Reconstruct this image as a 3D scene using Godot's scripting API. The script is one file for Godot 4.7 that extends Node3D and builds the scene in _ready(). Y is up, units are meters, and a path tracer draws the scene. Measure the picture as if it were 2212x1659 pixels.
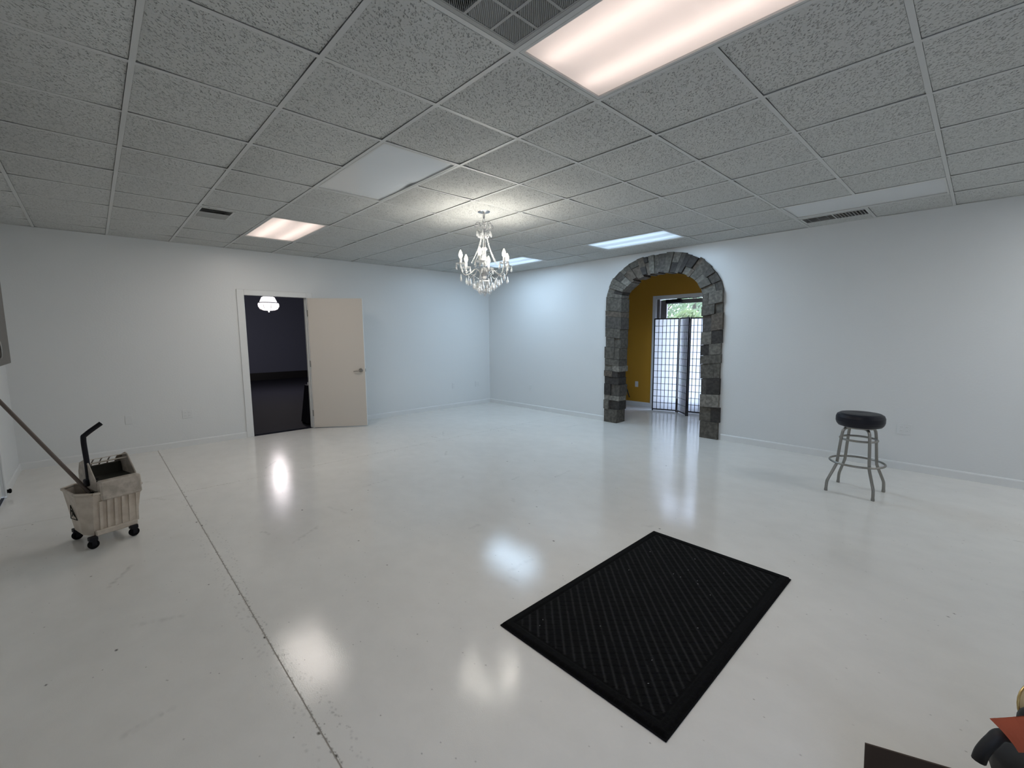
extends Node3D
# An empty white-painted hall: ceiling grid, glossy floor, chandelier, stone archway.
# x runs along the ceiling's cross tees (to the arch wall), -z to the wall with the open door, camera above x = z = 0.

const CEIL := 2.7305
const T := 0.6096
const GX := 0.2332
const GZ := -1.5056
const XW := -0.72
const XE := 6.31
const ZN := -7.40
const ZS := 3.4
var rng := RandomNumberGenerator.new()
var M := {}
var taken := {}

# ------------------------------------------------------------------ helpers
func mb() -> SurfaceTool:
	var st := SurfaceTool.new()
	st.begin(Mesh.PRIMITIVE_TRIANGLES)
	return st

func tri(st: SurfaceTool, a: Vector3, b: Vector3, c: Vector3, na: Vector3, nb: Vector3, nc: Vector3) -> void:
	if (b - a).cross(c - a).dot(na + nb + nc) > 0.0:
		var t := b; b = c; c = t
		t = nb; nb = nc; nc = t
	st.set_normal(na); st.add_vertex(a)
	st.set_normal(nb); st.add_vertex(b)
	st.set_normal(nc); st.add_vertex(c)

func quad(st: SurfaceTool, a: Vector3, b: Vector3, c: Vector3, d: Vector3, n: Vector3) -> void:
	tri(st, a, b, c, n, n, n)
	tri(st, a, c, d, n, n, n)

# six-sided block from 8 corners: index bit 0 = x, bit 1 = y, bit 2 = z
func hexa(st: SurfaceTool, p: Array) -> void:
	var mid := Vector3.ZERO
	for q in p:
		mid += q / 8.0
	for f in [[0, 1, 3, 2], [4, 5, 7, 6], [0, 1, 5, 4], [2, 3, 7, 6], [0, 2, 6, 4], [1, 3, 7, 5]]:
		var a: Vector3 = p[f[0]]; var b: Vector3 = p[f[1]]; var c: Vector3 = p[f[2]]; var d: Vector3 = p[f[3]]
		var n := (c - a).cross(d - b).normalized()
		if n.dot((a + b + c + d) / 4.0 - mid) < 0.0:
			n = -n
		quad(st, a, b, c, d, n)

func box(st: SurfaceTool, lo: Vector3, hi: Vector3) -> void:
	var p := []
	for i in 8:
		p.append(Vector3(hi.x if i & 1 else lo.x, hi.y if i & 2 else lo.y, hi.z if i & 4 else lo.z))
	hexa(st, p)

# box with chamfered edges
func cbox(st: SurfaceTool, lo: Vector3, hi: Vector3, ch: float, xf := Transform3D()) -> void:
	var c := (lo + hi) / 2.0
	var h := (hi - lo) / 2.0
	ch = minf(ch, minf(h.x, minf(h.y, h.z)) * 0.9)
	for ax in 3:
		var u := (ax + 1) % 3
		var v := (ax + 2) % 3
		for s in [-1.0, 1.0]:
			var n := Vector3.ZERO
			n[ax] = s
			var q := []
			for k in [[-1, -1], [1, -1], [1, 1], [-1, 1]]:
				var p := Vector3.ZERO
				p[ax] = h[ax] * s; p[u] = (h[u] - ch) * k[0]; p[v] = (h[v] - ch) * k[1]
				q.append(xf * (c + p))
			quad(st, q[0], q[1], q[2], q[3], xf.basis * n)
		for su in [-1.0, 1.0]:
			for sv in [-1.0, 1.0]:
				var n2 := Vector3.ZERO
				n2[u] = su; n2[v] = sv
				var q2 := []
				for k in [[-1, 0], [1, 0], [1, 1], [-1, 1]]:
					var p := Vector3.ZERO
					p[ax] = (h[ax] - ch) * k[0]
					p[u] = (h[u] - (ch if k[1] == 1 else 0.0)) * su
					p[v] = (h[v] - (0.0 if k[1] == 1 else ch)) * sv
					q2.append(xf * (c + p))
				quad(st, q2[0], q2[1], q2[2], q2[3], (xf.basis * n2).normalized())
	for sx in [-1.0, 1.0]:
		for sy in [-1.0, 1.0]:
			for sz in [-1.0, 1.0]:
				var s3 := Vector3(sx, sy, sz)
				var n3 := (xf.basis * s3).normalized()
				tri(st, xf * (c + s3 * Vector3(h.x, h.y - ch, h.z - ch)), xf * (c + s3 * Vector3(h.x - ch, h.y, h.z - ch)), xf * (c + s3 * Vector3(h.x - ch, h.y - ch, h.z)), n3, n3, n3)

func lathe(st: SurfaceTool, prof: Array, seg := 20, at := Vector3.ZERO, xf := Basis()) -> void:
	for i in prof.size() - 1:
		var a: Vector2 = prof[i]; var b: Vector2 = prof[i + 1]
		var d := b - a
		if d.length() < 1e-7:
			continue
		var nn := Vector2(d.y, -d.x).normalized()
		for k in seg:
			var t0 := TAU * k / seg
			var t1 := TAU * (k + 1) / seg
			var c0 := Vector3(cos(t0), 0, sin(t0)); var c1 := Vector3(cos(t1), 0, sin(t1))
			var up := Vector3.UP
			var p := [at + xf * (c0 * a.x + up * a.y), at + xf * (c1 * a.x + up * a.y), at + xf * (c1 * b.x + up * b.y), at + xf * (c0 * b.x + up * b.y)]
			var n0 := xf * (c0 * nn.x + up * nn.y); var n1 := xf * (c1 * nn.x + up * nn.y)
			if a.x > 1e-6:
				tri(st, p[0], p[1], p[2], n0, n1, n1)
			if b.x > 1e-6:
				tri(st, p[0], p[2], p[3], n0, n1, n0)

func tube(st: SurfaceTool, pts: Array, r, sides := 10, caps := true) -> void:
	var n := pts.size()
	var rings := []
	var norms := []
	var side := Vector3.ZERO
	for i in n:
		var d: Vector3 = (pts[mini(i + 1, n - 1)] - pts[maxi(i - 1, 0)]).normalized()
		if i == 0:
			side = d.cross(Vector3.UP if absf(d.y) < 0.9 else Vector3.RIGHT).normalized()
		else:
			side = (side - d * side.dot(d)).normalized()
		var up := d.cross(side)
		var ring := []
		var nr := []
		for k in sides:
			var t := TAU * k / sides
			var v := side * cos(t) + up * sin(t)
			nr.append(v)
			ring.append(pts[i] + v * (r[i] if r is Array else r))
		rings.append(ring); norms.append(nr)
	for i in n - 1:
		for k in sides:
			var k2 := (k + 1) % sides
			tri(st, rings[i][k], rings[i][k2], rings[i + 1][k2], norms[i][k], norms[i][k2], norms[i + 1][k2])
			tri(st, rings[i][k], rings[i + 1][k2], rings[i + 1][k], norms[i][k], norms[i + 1][k2], norms[i + 1][k])
	if caps:
		for e in [0, n - 1]:
			var nd: Vector3 = (pts[0] - pts[1]).normalized() if e == 0 else (pts[n - 1] - pts[n - 2]).normalized()
			for k in range(1, sides - 1):
				tri(st, rings[e][0], rings[e][k], rings[e][k + 1], nd, nd, nd)

# points rounded through corners
func smooth_path(p: Array, steps := 6) -> Array:
	var c := Curve3D.new()
	for i in p.size():
		var t: Vector3 = (p[mini(i + 1, p.size() - 1)] - p[maxi(i - 1, 0)]) / 6.0
		c.add_point(p[i], -t, t)
	var out := []
	for i in p.size() - 1:
		for k in steps:
			out.append(c.sample(i, float(k) / steps))
	out.append(p[-1])
	return out

func ring_path(c: Vector3, r: float, n := 32) -> Array:
	var a := []
	for i in n + 1:
		a.append(c + Vector3(cos(TAU * i / n), 0, sin(TAU * i / n)) * r)
	return a

func blob(st: SurfaceTool, c: Vector3, r: Vector3, noise := 0.0, seedv := 1, nu := 18, nv := 12, xf := Basis()) -> void:
	var f := FastNoiseLite.new()
	f.seed = seedv
	f.frequency = 1.3
	var g := []
	var gn := []
	for j in nv + 1:
		var row := []
		var rn := []
		for i in nu + 1:
			var d := Vector3(sin(PI * j / nv) * cos(TAU * i / nu), cos(PI * j / nv), sin(PI * j / nv) * sin(TAU * i / nu))
			var k := 1.0 + noise * f.get_noise_3dv(d)
			row.append(c + xf * (d * r * k))
			rn.append((xf * (d / r)).normalized())
		g.append(row); gn.append(rn)
	for j in nv:
		for i in nu:
			if j > 0:
				tri(st, g[j][i], g[j][i + 1], g[j + 1][i + 1], gn[j][i], gn[j][i + 1], gn[j + 1][i + 1])
			if j < nv - 1 or j == 0:
				tri(st, g[j][i], g[j + 1][i + 1], g[j + 1][i], gn[j][i], gn[j + 1][i + 1], gn[j + 1][i])

func numbered(called: String) -> String:
	if not taken.has(called):
		taken[called] = 0
		return called
	taken[called] += 1
	return "%s_%03d" % [called, taken[called]]

func part(called: String, shape, m: Material, parent: Node3D, at := Vector3.ZERO) -> MeshInstance3D:
	var o := MeshInstance3D.new()
	o.name = called
	o.mesh = shape.commit() if shape is SurfaceTool else shape
	o.material_override = m
	o.position = at
	parent.add_child(o, true)
	return o

func tag(o: Node3D, label: String, category: String, group := "", kind := "") -> void:
	o.set_meta("label", label)
	o.set_meta("category", category)
	if group:
		o.set_meta("group", group)
	if kind:
		o.set_meta("kind", kind)

func thing(called: String, at: Vector3, label: String, category: String, group := "", kind := "", turn := 0.0) -> Node3D:
	var o := Node3D.new()
	o.name = numbered(called)
	add_child(o)
	o.position = at
	o.rotation.y = turn
	tag(o, label, category, group, kind)
	return o

func single(called: String, st, m: Material, label: String, category: String, group := "", kind := "", at := Vector3.ZERO) -> MeshInstance3D:
	var o := part(numbered(called), st, m, self, at)
	tag(o, label, category, group, kind)
	return o

# ------------------------------------------------------------------ materials
func mat(c: Color, rough := 0.6, metal := 0.0, spec := 0.5) -> StandardMaterial3D:
	var m := StandardMaterial3D.new()
	m.albedo_color = c
	m.roughness = rough
	m.metallic = metal
	m.metallic_specular = spec
	return m

func lin(r: float, g: float, b: float) -> Color:
	return Color(r, g, b).linear_to_srgb()

func bump(m: StandardMaterial3D, freq: float, cm: float, scale: float, seedv := 3, size := 512, oct := 3) -> void:
	var f := FastNoiseLite.new()
	f.seed = seedv
	f.frequency = freq
	f.fractal_octaves = oct
	var t := NoiseTexture2D.new()
	t.width = size; t.height = size; t.seamless = true; t.noise = f
	m.heightmap_enabled = true
	m.heightmap_texture = t
	m.heightmap_scale = cm
	m.uv1_triplanar = true
	m.uv1_world_triplanar = true
	m.uv1_scale = Vector3.ONE * scale

# mottled colour between two tones
func mottle(m: StandardMaterial3D, a: Color, b: Color, freq: float, scale: float, seedv := 5, oct := 4) -> void:
	var f := FastNoiseLite.new()
	f.seed = seedv
	f.frequency = freq
	f.fractal_octaves = oct
	var t := NoiseTexture2D.new()
	t.width = 512; t.height = 512; t.seamless = true; t.noise = f
	var g := Gradient.new()
	g.set_color(0, a); g.set_color(1, b)
	g.set_offset(0, 0.25); g.set_offset(1, 0.75)
	t.color_ramp = g
	m.albedo_color = Color.WHITE
	m.albedo_texture = t
	m.uv1_triplanar = true
	m.uv1_world_triplanar = true
	m.uv1_scale = Vector3.ONE * scale

func materials() -> void:
	M.wall = mat(lin(0.76, 0.775, 0.775), 0.36)
	bump(M.wall, 0.05, 0.05, 1.4, 3)
	M.trim = mat(lin(0.78, 0.79, 0.785), 0.32)
	M.tee = mat(lin(0.60, 0.605, 0.59), 0.5)
	M.door = mat(lin(0.66, 0.61, 0.55), 0.45)
	M.chrome = mat(lin(0.62, 0.62, 0.63), 0.18, 1.0)
	M.steel = mat(lin(0.30, 0.29, 0.27), 0.35, 1.0)
	M.black = mat(lin(0.007, 0.007, 0.011), 0.5, 0.0, 0.35)
	M.rubber = mat(lin(0.006, 0.006, 0.007), 0.85, 0.0, 0.25)
	M.navy_vinyl = mat(lin(0.006, 0.007, 0.014), 0.42, 0.0, 0.4)
	M.plate = mat(lin(0.74, 0.755, 0.755), 0.4)
	M.dark = mat(lin(0.02, 0.02, 0.02), 0.8)
	M.vent = mat(lin(0.36, 0.36, 0.35), 0.5)
	M.slat = mat(lin(0.16, 0.16, 0.155), 0.5)  # blades of the registers' open half, their shade put into the colour
	M.duct = mat(lin(0.30, 0.30, 0.29), 0.55, 0.4)
	M.housing = mat(lin(0.65, 0.65, 0.65), 0.5)
	M.yellow = mat(lin(0.52, 0.27, 0.025), 0.5)
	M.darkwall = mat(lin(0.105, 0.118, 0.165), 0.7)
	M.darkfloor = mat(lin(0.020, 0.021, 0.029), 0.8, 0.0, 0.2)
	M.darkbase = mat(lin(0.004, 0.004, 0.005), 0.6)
	M.concrete = mat(lin(0.48, 0.47, 0.45), 0.8)
	M.glass = mat(Color(0.95, 0.98, 0.97, 0.06), 0.02)
	M.glass.transparency = BaseMaterial3D.TRANSPARENCY_ALPHA
	M.alu = mat(lin(0.22, 0.21, 0.21), 0.4, 0.6)
	M.paper = mat(lin(0.86, 0.86, 0.90), 0.8)
	M.paper.backlight_enabled = true
	M.paper.backlight = Color(1, 1, 1)
	M.lacquer = mat(lin(0.010, 0.009, 0.012), 0.4)
	M.crystal = mat(Color(1, 1, 1, 0.4), 0.03)
	M.crystal.refraction_enabled = true
	M.crystal.refraction_scale = 0.055
	M.crystal.transparency = BaseMaterial3D.TRANSPARENCY_ALPHA
	M.candle = mat(lin(0.8, 0.8, 0.78), 0.5)
	M.bulb = mat(Color.WHITE, 0.4)
	M.bulb.emission_enabled = true
	M.bulb.emission = Color(1.0, 0.95, 0.82)
	M.bulb.emission_energy_multiplier = 5.0
	M.plastic = mat(lin(0.5, 0.43, 0.35), 0.5)
	mottle(M.plastic, lin(0.56, 0.48, 0.40), lin(0.68, 0.60, 0.51), 0.008, 2.5, 21)
	M.wringer = mat(lin(0.42, 0.37, 0.30), 0.55)
	mottle(M.wringer, lin(0.40, 0.35, 0.29), lin(0.58, 0.51, 0.44), 0.01, 3.0, 22)
	M.near_black = mat(lin(0.02, 0.019, 0.013), 0.8)
	M.wood = mat(lin(0.16, 0.125, 0.105), 0.6)
	M.yarn = mat(lin(0.16, 0.12, 0.08), 0.95)
	M.cabinet = mat(lin(0.105, 0.095, 0.085), 0.5)
	M.card = mat(lin(0.045, 0.027, 0.016), 0.85)
	M.rust = mat(lin(0.55, 0.115, 0.05), 0.9)
	M.tan = mat(lin(0.42, 0.33, 0.19), 0.5)
	M.gold = mat(lin(0.55, 0.40, 0.18), 0.3, 1.0)
	M.bag = mat(lin(0.012, 0.012, 0.013), 0.65)
	M.white_paper = mat(lin(0.65, 0.65, 0.65), 0.7)
	M.joint = mat(lin(0.36, 0.33, 0.29), 0.6)
	M.mortar = mat(lin(0.045, 0.043, 0.04), 0.9)
	M.maroon = mat(lin(0.07, 0.012, 0.012), 0.35)
	M.bark = mat(lin(0.10, 0.08, 0.06), 0.9)
	M.leaf = []
	for c in [lin(0.105, 0.125, 0.075), lin(0.16, 0.175, 0.07), lin(0.13, 0.15, 0.105)]:
		var l := mat(c, 0.6)
		l.backlight_enabled = true
		l.backlight = Color(0.5, 0.6, 0.4)
		M.leaf.append(l)
	M.stone = []
	var tones := [[0.155, 0.142, 0.120], [0.105, 0.095, 0.079], [0.042, 0.037, 0.033], [0.21, 0.195, 0.168], [0.120, 0.098, 0.077], [0.085, 0.076, 0.066]]
	for k in tones.size():
		var s := mat(Color.WHITE, 0.85)
		var b: Array = tones[k]
		mottle(s, lin(b[0] * 0.68, b[1] * 0.68, b[2] * 0.68), lin(b[0] * 1.18, b[1] * 1.18, b[2] * 1.18), 0.018, 1.7, 40 + k, 5)
		s.heightmap_enabled = true
		s.heightmap_texture = s.albedo_texture
		s.heightmap_scale = 0.45
		M.stone.append(s)
	ceiling_tile_material()
	floor_material()

func ceiling_tile_material() -> void:
	var n := 1024
	var alb := Image.create(n, n, false, Image.FORMAT_RGB8)
	var hgt := Image.create(n, n, false, Image.FORMAT_L8)
	alb.fill(lin(0.60, 0.605, 0.59))
	hgt.fill(Color(0.8, 0.8, 0.8))
	var fine := FastNoiseLite.new()
	fine.seed = 9
	fine.frequency = 0.12
	for y in n:
		for x in n:
			if fine.get_noise_2d(x, y) > 0.33:
				hgt.set_pixel(x, y, Color(0.62, 0.62, 0.62))
	for i in 9500:
		var x := rng.randf() * n
		var y := rng.randf() * n
		var big := rng.randf() < 0.12
		var ln := rng.randf_range(7, 15) if big else rng.randf_range(3, 9)
		var w := rng.randf_range(0.8, 1.5) if big else rng.randf_range(0.3, 0.9)
		var ang := -PI * 0.25 + rng.randf_range(-0.35, 0.35)
		var tone := rng.randf_range(0.20, 0.34) if big else rng.randf_range(0.32, 0.45)
		for s in int(ln):
			var px := x + cos(ang) * s + sin(s * 0.5 + i) * 0.8
			var py := y + sin(ang) * s
			var ww := w * sin(PI * (s + 0.5) / ln) + 0.6
			for k in range(int(-ww), int(ww) + 1):
				var qx := posmod(int(px - sin(ang) * k), n)
				var qy := posmod(int(py + cos(ang) * k), n)
				alb.set_pixel(qx, qy, lin(tone, tone, tone * 0.97))
				hgt.set_pixel(qx, qy, Color(0.1, 0.1, 0.1))
	M.tile = mat(Color.WHITE, 0.9, 0.0, 0.3)
	M.tile.albedo_texture = ImageTexture.create_from_image(alb)
	M.tile.heightmap_enabled = true
	M.tile.heightmap_texture = ImageTexture.create_from_image(hgt)
	M.tile.heightmap_scale = 0.5
	M.tile.uv1_triplanar = true
	M.tile.uv1_world_triplanar = true
	M.tile.uv1_scale = Vector3.ONE / 1.27

func floor_material() -> void:
	var w := 1792
	var h := 2048
	var n1 := FastNoiseLite.new()
	n1.seed = 4; n1.frequency = 0.004; n1.fractal_octaves = 5
	var a1 := n1.get_image(w, h).get_data()
	var n2 := FastNoiseLite.new()
	n2.seed = 14; n2.frequency = 0.02; n2.fractal_octaves = 4
	var a2 := n2.get_image(w, h).get_data()
	var buf := PackedByteArray()
	buf.resize(w * h * 3)
	for i in w * h:
		var v := 0.5 * a1[i] / 255.0 + 0.5 * a2[i] / 255.0
		var s := 222.0 + 12.0 * v
		buf[i * 3] = int(s)
		buf[i * 3 + 1] = int(s - 3.0)
		buf[i * 3 + 2] = int(s - 9.0)
	var im := Image.create_from_data(w, h, false, Image.FORMAT_RGB8, buf)
	var sx := w / (XE - XW)
	var sz := h / (ZS - ZN)
	var dot := func(x: float, z: float, r: float, dark: float) -> void:
		var cx := (x - XW) * sx
		var cz := (z - ZN) * sz
		var n := int(ceil(r)) + 1
		for dy in range(-n, n + 1):
			for dx in range(-n, n + 1):
				var px := int(cx) + dx
				var py := int(cz) + dy
				if px < 0 or py < 0 or px >= w or py >= h:
					continue
				var d := sqrt(dx * dx + dy * dy) / maxf(r, 0.6)
				if d < 1.0:
					var o := im.get_pixel(px, py)
					im.set_pixel(px, py, o.lerp(Color(0.20, 0.18, 0.16), dark * (1.0 - d * d)))
	# flecks of dirt and chips in the paint
	for i in 1500:
		dot.call(rng.randf_range(XW, XE), rng.randf_range(ZN, 1.0), rng.randf_range(0.4, 1.1), rng.randf_range(0.10, 0.45))
	for i in 60:
		dot.call(rng.randf_range(XW, XE), rng.randf_range(ZN, 1.0), rng.randf_range(1.0, 2.2), rng.randf_range(0.35, 0.85))
	# scuffs: short smears
	for i in 46:
		var x := rng.randf_range(XW, XE)
		var z := rng.randf_range(ZN, 1.0)
		var a := rng.randf() * TAU
		var ln := rng.randf_range(0.03, 0.30)
		var dk := rng.randf_range(0.015, 0.05)
		var k := 0.0
		while k < ln:
			dot.call(x + cos(a) * k + rng.randf_range(-.01, .01), z + sin(a) * k + rng.randf_range(-.01, .01), rng.randf_range(1.5, 5), dk)
			k += 0.012
	# dirt caught along the long control joint and its patched edge
	var z2 := ZN + 0.2
	while z2 < 0.3:
		var wear := 0.25 + 0.75 * clampf((z2 + 4.6) / 1.5, 0.0, 1.0)
		dot.call(0.512 + rng.randf_range(-.006, .006), z2, rng.randf_range(0.6, 1.3), rng.randf_range(0.1, 0.45) * (0.4 + 0.6 * wear))
		if rng.randf() < 0.45 * wear:
			dot.call(0.55 + 0.03 * sin(z2 * 3.0) + rng.randf_range(-.02, .02), z2, rng.randf_range(0.5, 1.6), rng.randf_range(0.06, 0.22))
		if rng.randf() < 0.30 * wear:
			dot.call(0.47 + rng.randf_range(-.03, .02), z2, rng.randf_range(0.8, 2.2), rng.randf_range(0.04, 0.10))
		if rng.randf() < 0.02:
			dot.call(0.51 + rng.randf_range(-.02, .02), z2, rng.randf_range(1.0, 2.2), 0.85)
		z2 += 0.006
	var x3 := 0.5
	while x3 < 6.2:
		if rng.randf() < 0.55:
			dot.call(x3, -5.2 + rng.randf_range(-.012, .012), rng.randf_range(0.8, 2.2), rng.randf_range(0.08, 0.3))
		x3 += 0.012
	M.floor = mat(Color.WHITE, 0.10, 0.0, 0.40)
	M.floor.detail_enabled = true
	M.floor.detail_uv_layer = BaseMaterial3D.DETAIL_UV_2
	M.floor.detail_blend_mode = BaseMaterial3D.BLEND_MODE_MIX
	M.floor.detail_albedo = ImageTexture.create_from_image(im)
	var pe := FastNoiseLite.new()
	pe.seed = 31; pe.frequency = 0.19; pe.fractal_octaves = 2; pe.fractal_lacunarity = 2.3; pe.fractal_gain = 0.55
	var pim := pe.get_seamless_image(768, 768)
	M.floor.heightmap_enabled = true
	M.floor.heightmap_texture = ImageTexture.create_from_image(pim)
	M.floor.heightmap_scale = 0.016

# ------------------------------------------------------------------ stage
func _ready() -> void:
	rng.seed = 20240611
	# camera
	var cam := Camera3D.new()
	cam.name = "camera"
	add_child(cam)
	cam.position = Vector3(0, 1.505, 0)
	cam.rotation_order = EULER_ORDER_YXZ
	cam.rotation = Vector3(-0.1133, -0.7565, -0.0073)
	cam.fov = rad_to_deg(2.0 * atan(829.5 / 954.75))
	cam.near = 0.05
	cam.far = 200.0
	cam.current = true
	# sky and exposure
	var we := WorldEnvironment.new()
	we.name = "world_environment"
	var env := Environment.new()
	env.background_mode = Environment.BG_SKY
	var sky := Sky.new()
	var sm := ProceduralSkyMaterial.new()
	sm.sky_top_color = Color(0.70, 0.78, 0.92)
	sm.sky_horizon_color = Color(0.90, 0.94, 1.0)
	sm.ground_bottom_color = Color(0.5, 0.5, 0.5)
	sm.ground_horizon_color = Color(0.7, 0.72, 0.74)
	sm.energy_multiplier = 7.0
	sky.sky_material = sm
	env.sky = sky
	env.tonemap_mode = Environment.TONE_MAPPER_LINEAR
	env.tonemap_exposure = 1.36
	env.sdfgi_enabled = true
	env.ssao_enabled = true
	env.ssil_enabled = true
	we.environment = env
	add_child(we)

	materials()
	build_floor()
	build_walls()
	build_ceiling()
	build_door_and_trim()
	build_dark_room()
	build_entry_room()
	build_arch()
	build_ceiling_fittings()
	build_chandelier()
	build_screen()
	build_outside()
	build_stool()
	build_mat()
	build_bucket_and_mop()
	build_cabinet()
	build_outlets()
	build_corner_things()

# ------------------------------------------------------------------ structure
func slab(st: SurfaceTool, x0: float, x1: float, z0: float, z1: float, y0: float, y1: float) -> void:
	# top face carries the floor's own texture coordinates
	var q := [Vector3(x0, y1, z0), Vector3(x1, y1, z0), Vector3(x1, y1, z1), Vector3(x0, y1, z1)]
	for k in [0, 1, 2, 0, 2, 3]:
		st.set_normal(Vector3.UP)
		st.set_uv(Vector2(q[k].x, q[k].z) / 0.9)
		st.set_uv2(Vector2((q[k].x - XW) / (XE - XW), (q[k].z - ZN) / (ZS - ZN)))
		st.add_vertex(q[k])
	st.set_uv(Vector2(0.5, 0.5))
	st.set_uv2(Vector2(0.5, 0.5))
	quad(st, Vector3(x0, y0, z0), Vector3(x1, y0, z0), Vector3(x1, y1, z0), Vector3(x0, y1, z0), Vector3(0, 0, -1))
	quad(st, Vector3(x0, y0, z1), Vector3(x1, y0, z1), Vector3(x1, y1, z1), Vector3(x0, y1, z1), Vector3(0, 0, 1))
	quad(st, Vector3(x0, y0, z0), Vector3(x0, y0, z1), Vector3(x0, y1, z1), Vector3(x0, y1, z0), Vector3(-1, 0, 0))
	quad(st, Vector3(x1, y0, z0), Vector3(x1, y0, z1), Vector3(x1, y1, z1), Vector3(x1, y1, z0), Vector3(1, 0, 0))
	quad(st, Vector3(x0, y0, z0), Vector3(x1, y0, z0), Vector3(x1, y0, z1), Vector3(x0, y0, z1), Vector3(0, -1, 0))

func build_floor() -> void:
	var f := thing("floor", Vector3.ZERO, "glossy white painted concrete floor with dark joint lines and scuffs", "floor", "", "structure")
	var b := mb()
	box(b, Vector3(XW - 0.1, -0.22, ZN - 0.1), Vector3(8.2, -0.05, ZS + 0.1))
	part("subfloor", b, M.concrete, f)
	var xs := [XW, 0.510, XE + 0.2]
	var zs := [ZN, -5.2, ZS]
	for i in 2:
		for j in 2:
			var s := mb()
			slab(s, xs[i] + (0.0025 if i > 0 else 0.0), xs[i + 1] - (0.0025 if i < 1 else 0.0), zs[j] + (0.0015 if j > 0 else 0.0), zs[j + 1] - (0.0015 if j < 1 else 0.0), -0.049, 0.0)
			part("slab", s, M.floor, f)
	var g := mb()
	box(g, Vector3(0.5075, -0.049, ZN), Vector3(0.5125, -0.0012, ZS))
	part("joint_filler", g, M.joint, f)
	var g2 := mb()
	box(g2, Vector3(XW, -0.049, -5.2015), Vector3(XE, -0.0005, -5.1985))
	part("joint_filler", g2, M.joint, f)

func build_walls() -> void:
	var top := 3.1
	# north wall with the open doorway
	var st := mb()
	box(st, Vector3(XW - 0.12, 0, ZN - 0.12), Vector3(1.625, top, ZN))
	box(st, Vector3(2.535, 0, ZN - 0.12), Vector3(XE + 0.2, top, ZN))
	box(st, Vector3(1.625, 2.11, ZN - 0.12), Vector3(2.535, top, ZN))
	single("wall_north", st, M.wall, "white semi-gloss wall holding the open tan door", "wall", "", "structure")
	# east wall, cut to the arch
	st = mb()
	box(st, Vector3(XE, 0, ZN), Vector3(XE + 0.18, top, -4.30))
	box(st, Vector3(XE, 0, -2.49), Vector3(XE + 0.18, top, ZS))
	var outer := arch_outer()
	for i in outer.size() - 1:
		var a: Vector2 = outer[i]; var b: Vector2 = outer[i + 1]
		if a.y < 2.0 and b.y < 2.0:
			continue
		var za := clampf(a.x, -4.30, -2.49); var zb := clampf(b.x, -4.30, -2.49)
		if zb - za < 1e-4:
			continue
		var p := []
		for k in 8:
			p.append(Vector3(XE + (0.18 if k & 1 else 0.0), top if k & 2 else (b.y if k & 4 else a.y) - 0.04, zb if k & 4 else za))
		hexa(st, p)
	single("wall_east", st, M.wall, "white semi-gloss wall pierced by the stone archway", "wall", "", "structure")
	# west wall with a closed door and a window beside the camera
	st = mb()
	box(st, Vector3(XW - 0.12, 0, ZN), Vector3(XW, top, -6.20))
	box(st, Vector3(XW - 0.12, 2.06, -6.20), Vector3(XW, top, -5.34))
	box(st, Vector3(XW - 0.12, 0, -5.34), Vector3(XW, top, 0.25))
	box(st, Vector3(XW - 0.12, 0, 0.25), Vector3(XW, 1.0, 1.55))
	box(st, Vector3(XW - 0.12, 2.15, 0.25), Vector3(XW, top, 1.55))
	box(st, Vector3(XW - 0.12, 0, 1.55), Vector3(XW, top, ZS))
	single("wall_west", st, M.wall, "white wall at the left edge behind the mop bucket", "wall", "", "structure")
	st = mb()
	box(st, Vector3(XW - 0.12, 0, ZS), Vector3(XE + 0.2, top, ZS + 0.12))
	single("wall_south", st, M.wall, "white wall behind the camera", "wall", "", "structure")
	# window beside the camera
	var w := thing("window_1", Vector3(XW - 0.06, 1.0, 0.9), "white framed window beside the camera", "window", "", "structure")
	var fr := mb()
	for z in [-0.65, 0.60]:
		box(fr, Vector3(-0.05, 0, z), Vector3(0.065, 1.15, z + 0.05))
	box(fr, Vector3(-0.05, 0, -0.6), Vector3(0.065, 0.05, 0.6))
	box(fr, Vector3(-0.05, 1.10, -0.6), Vector3(0.065, 1.15, 0.6))
	box(fr, Vector3(-0.03, 0.05, -0.02), Vector3(0.02, 1.10, 0.02))
	part("window_frame", fr, M.trim, w)
	for s in [[-0.6, -0.02], [0.02, 0.6]]:
		var g := mb()
		box(g, Vector3(-0.006, 0.05, s[0]), Vector3(-0.001, 1.10, s[1]))
		part("pane", g, M.glass, w)
	# baseboards: an 8 cm board with a rounded top
	base_board("baseboard_north", [[Vector3(XW, 0, ZN), Vector3(1.555, 0, ZN)], [Vector3(2.605, 0, ZN), Vector3(XE, 0, ZN)]], Vector3(0, 0, 1), M.trim, "white baseboard along the wall with the open door")
	base_board("baseboard_east", [[Vector3(XE, 0, ZN), Vector3(XE, 0, -4.37)], [Vector3(XE, 0, -2.42), Vector3(XE, 0, ZS)]], Vector3(-1, 0, 0), M.trim, "white baseboard along the archway wall")
	base_board("baseboard_west", [[Vector3(XW, 0, ZN), Vector3(XW, 0, -6.27)], [Vector3(XW, 0, -5.27), Vector3(XW, 0, ZS)]], Vector3(1, 0, 0), M.trim, "white baseboard at the left edge behind the mop bucket")

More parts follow.
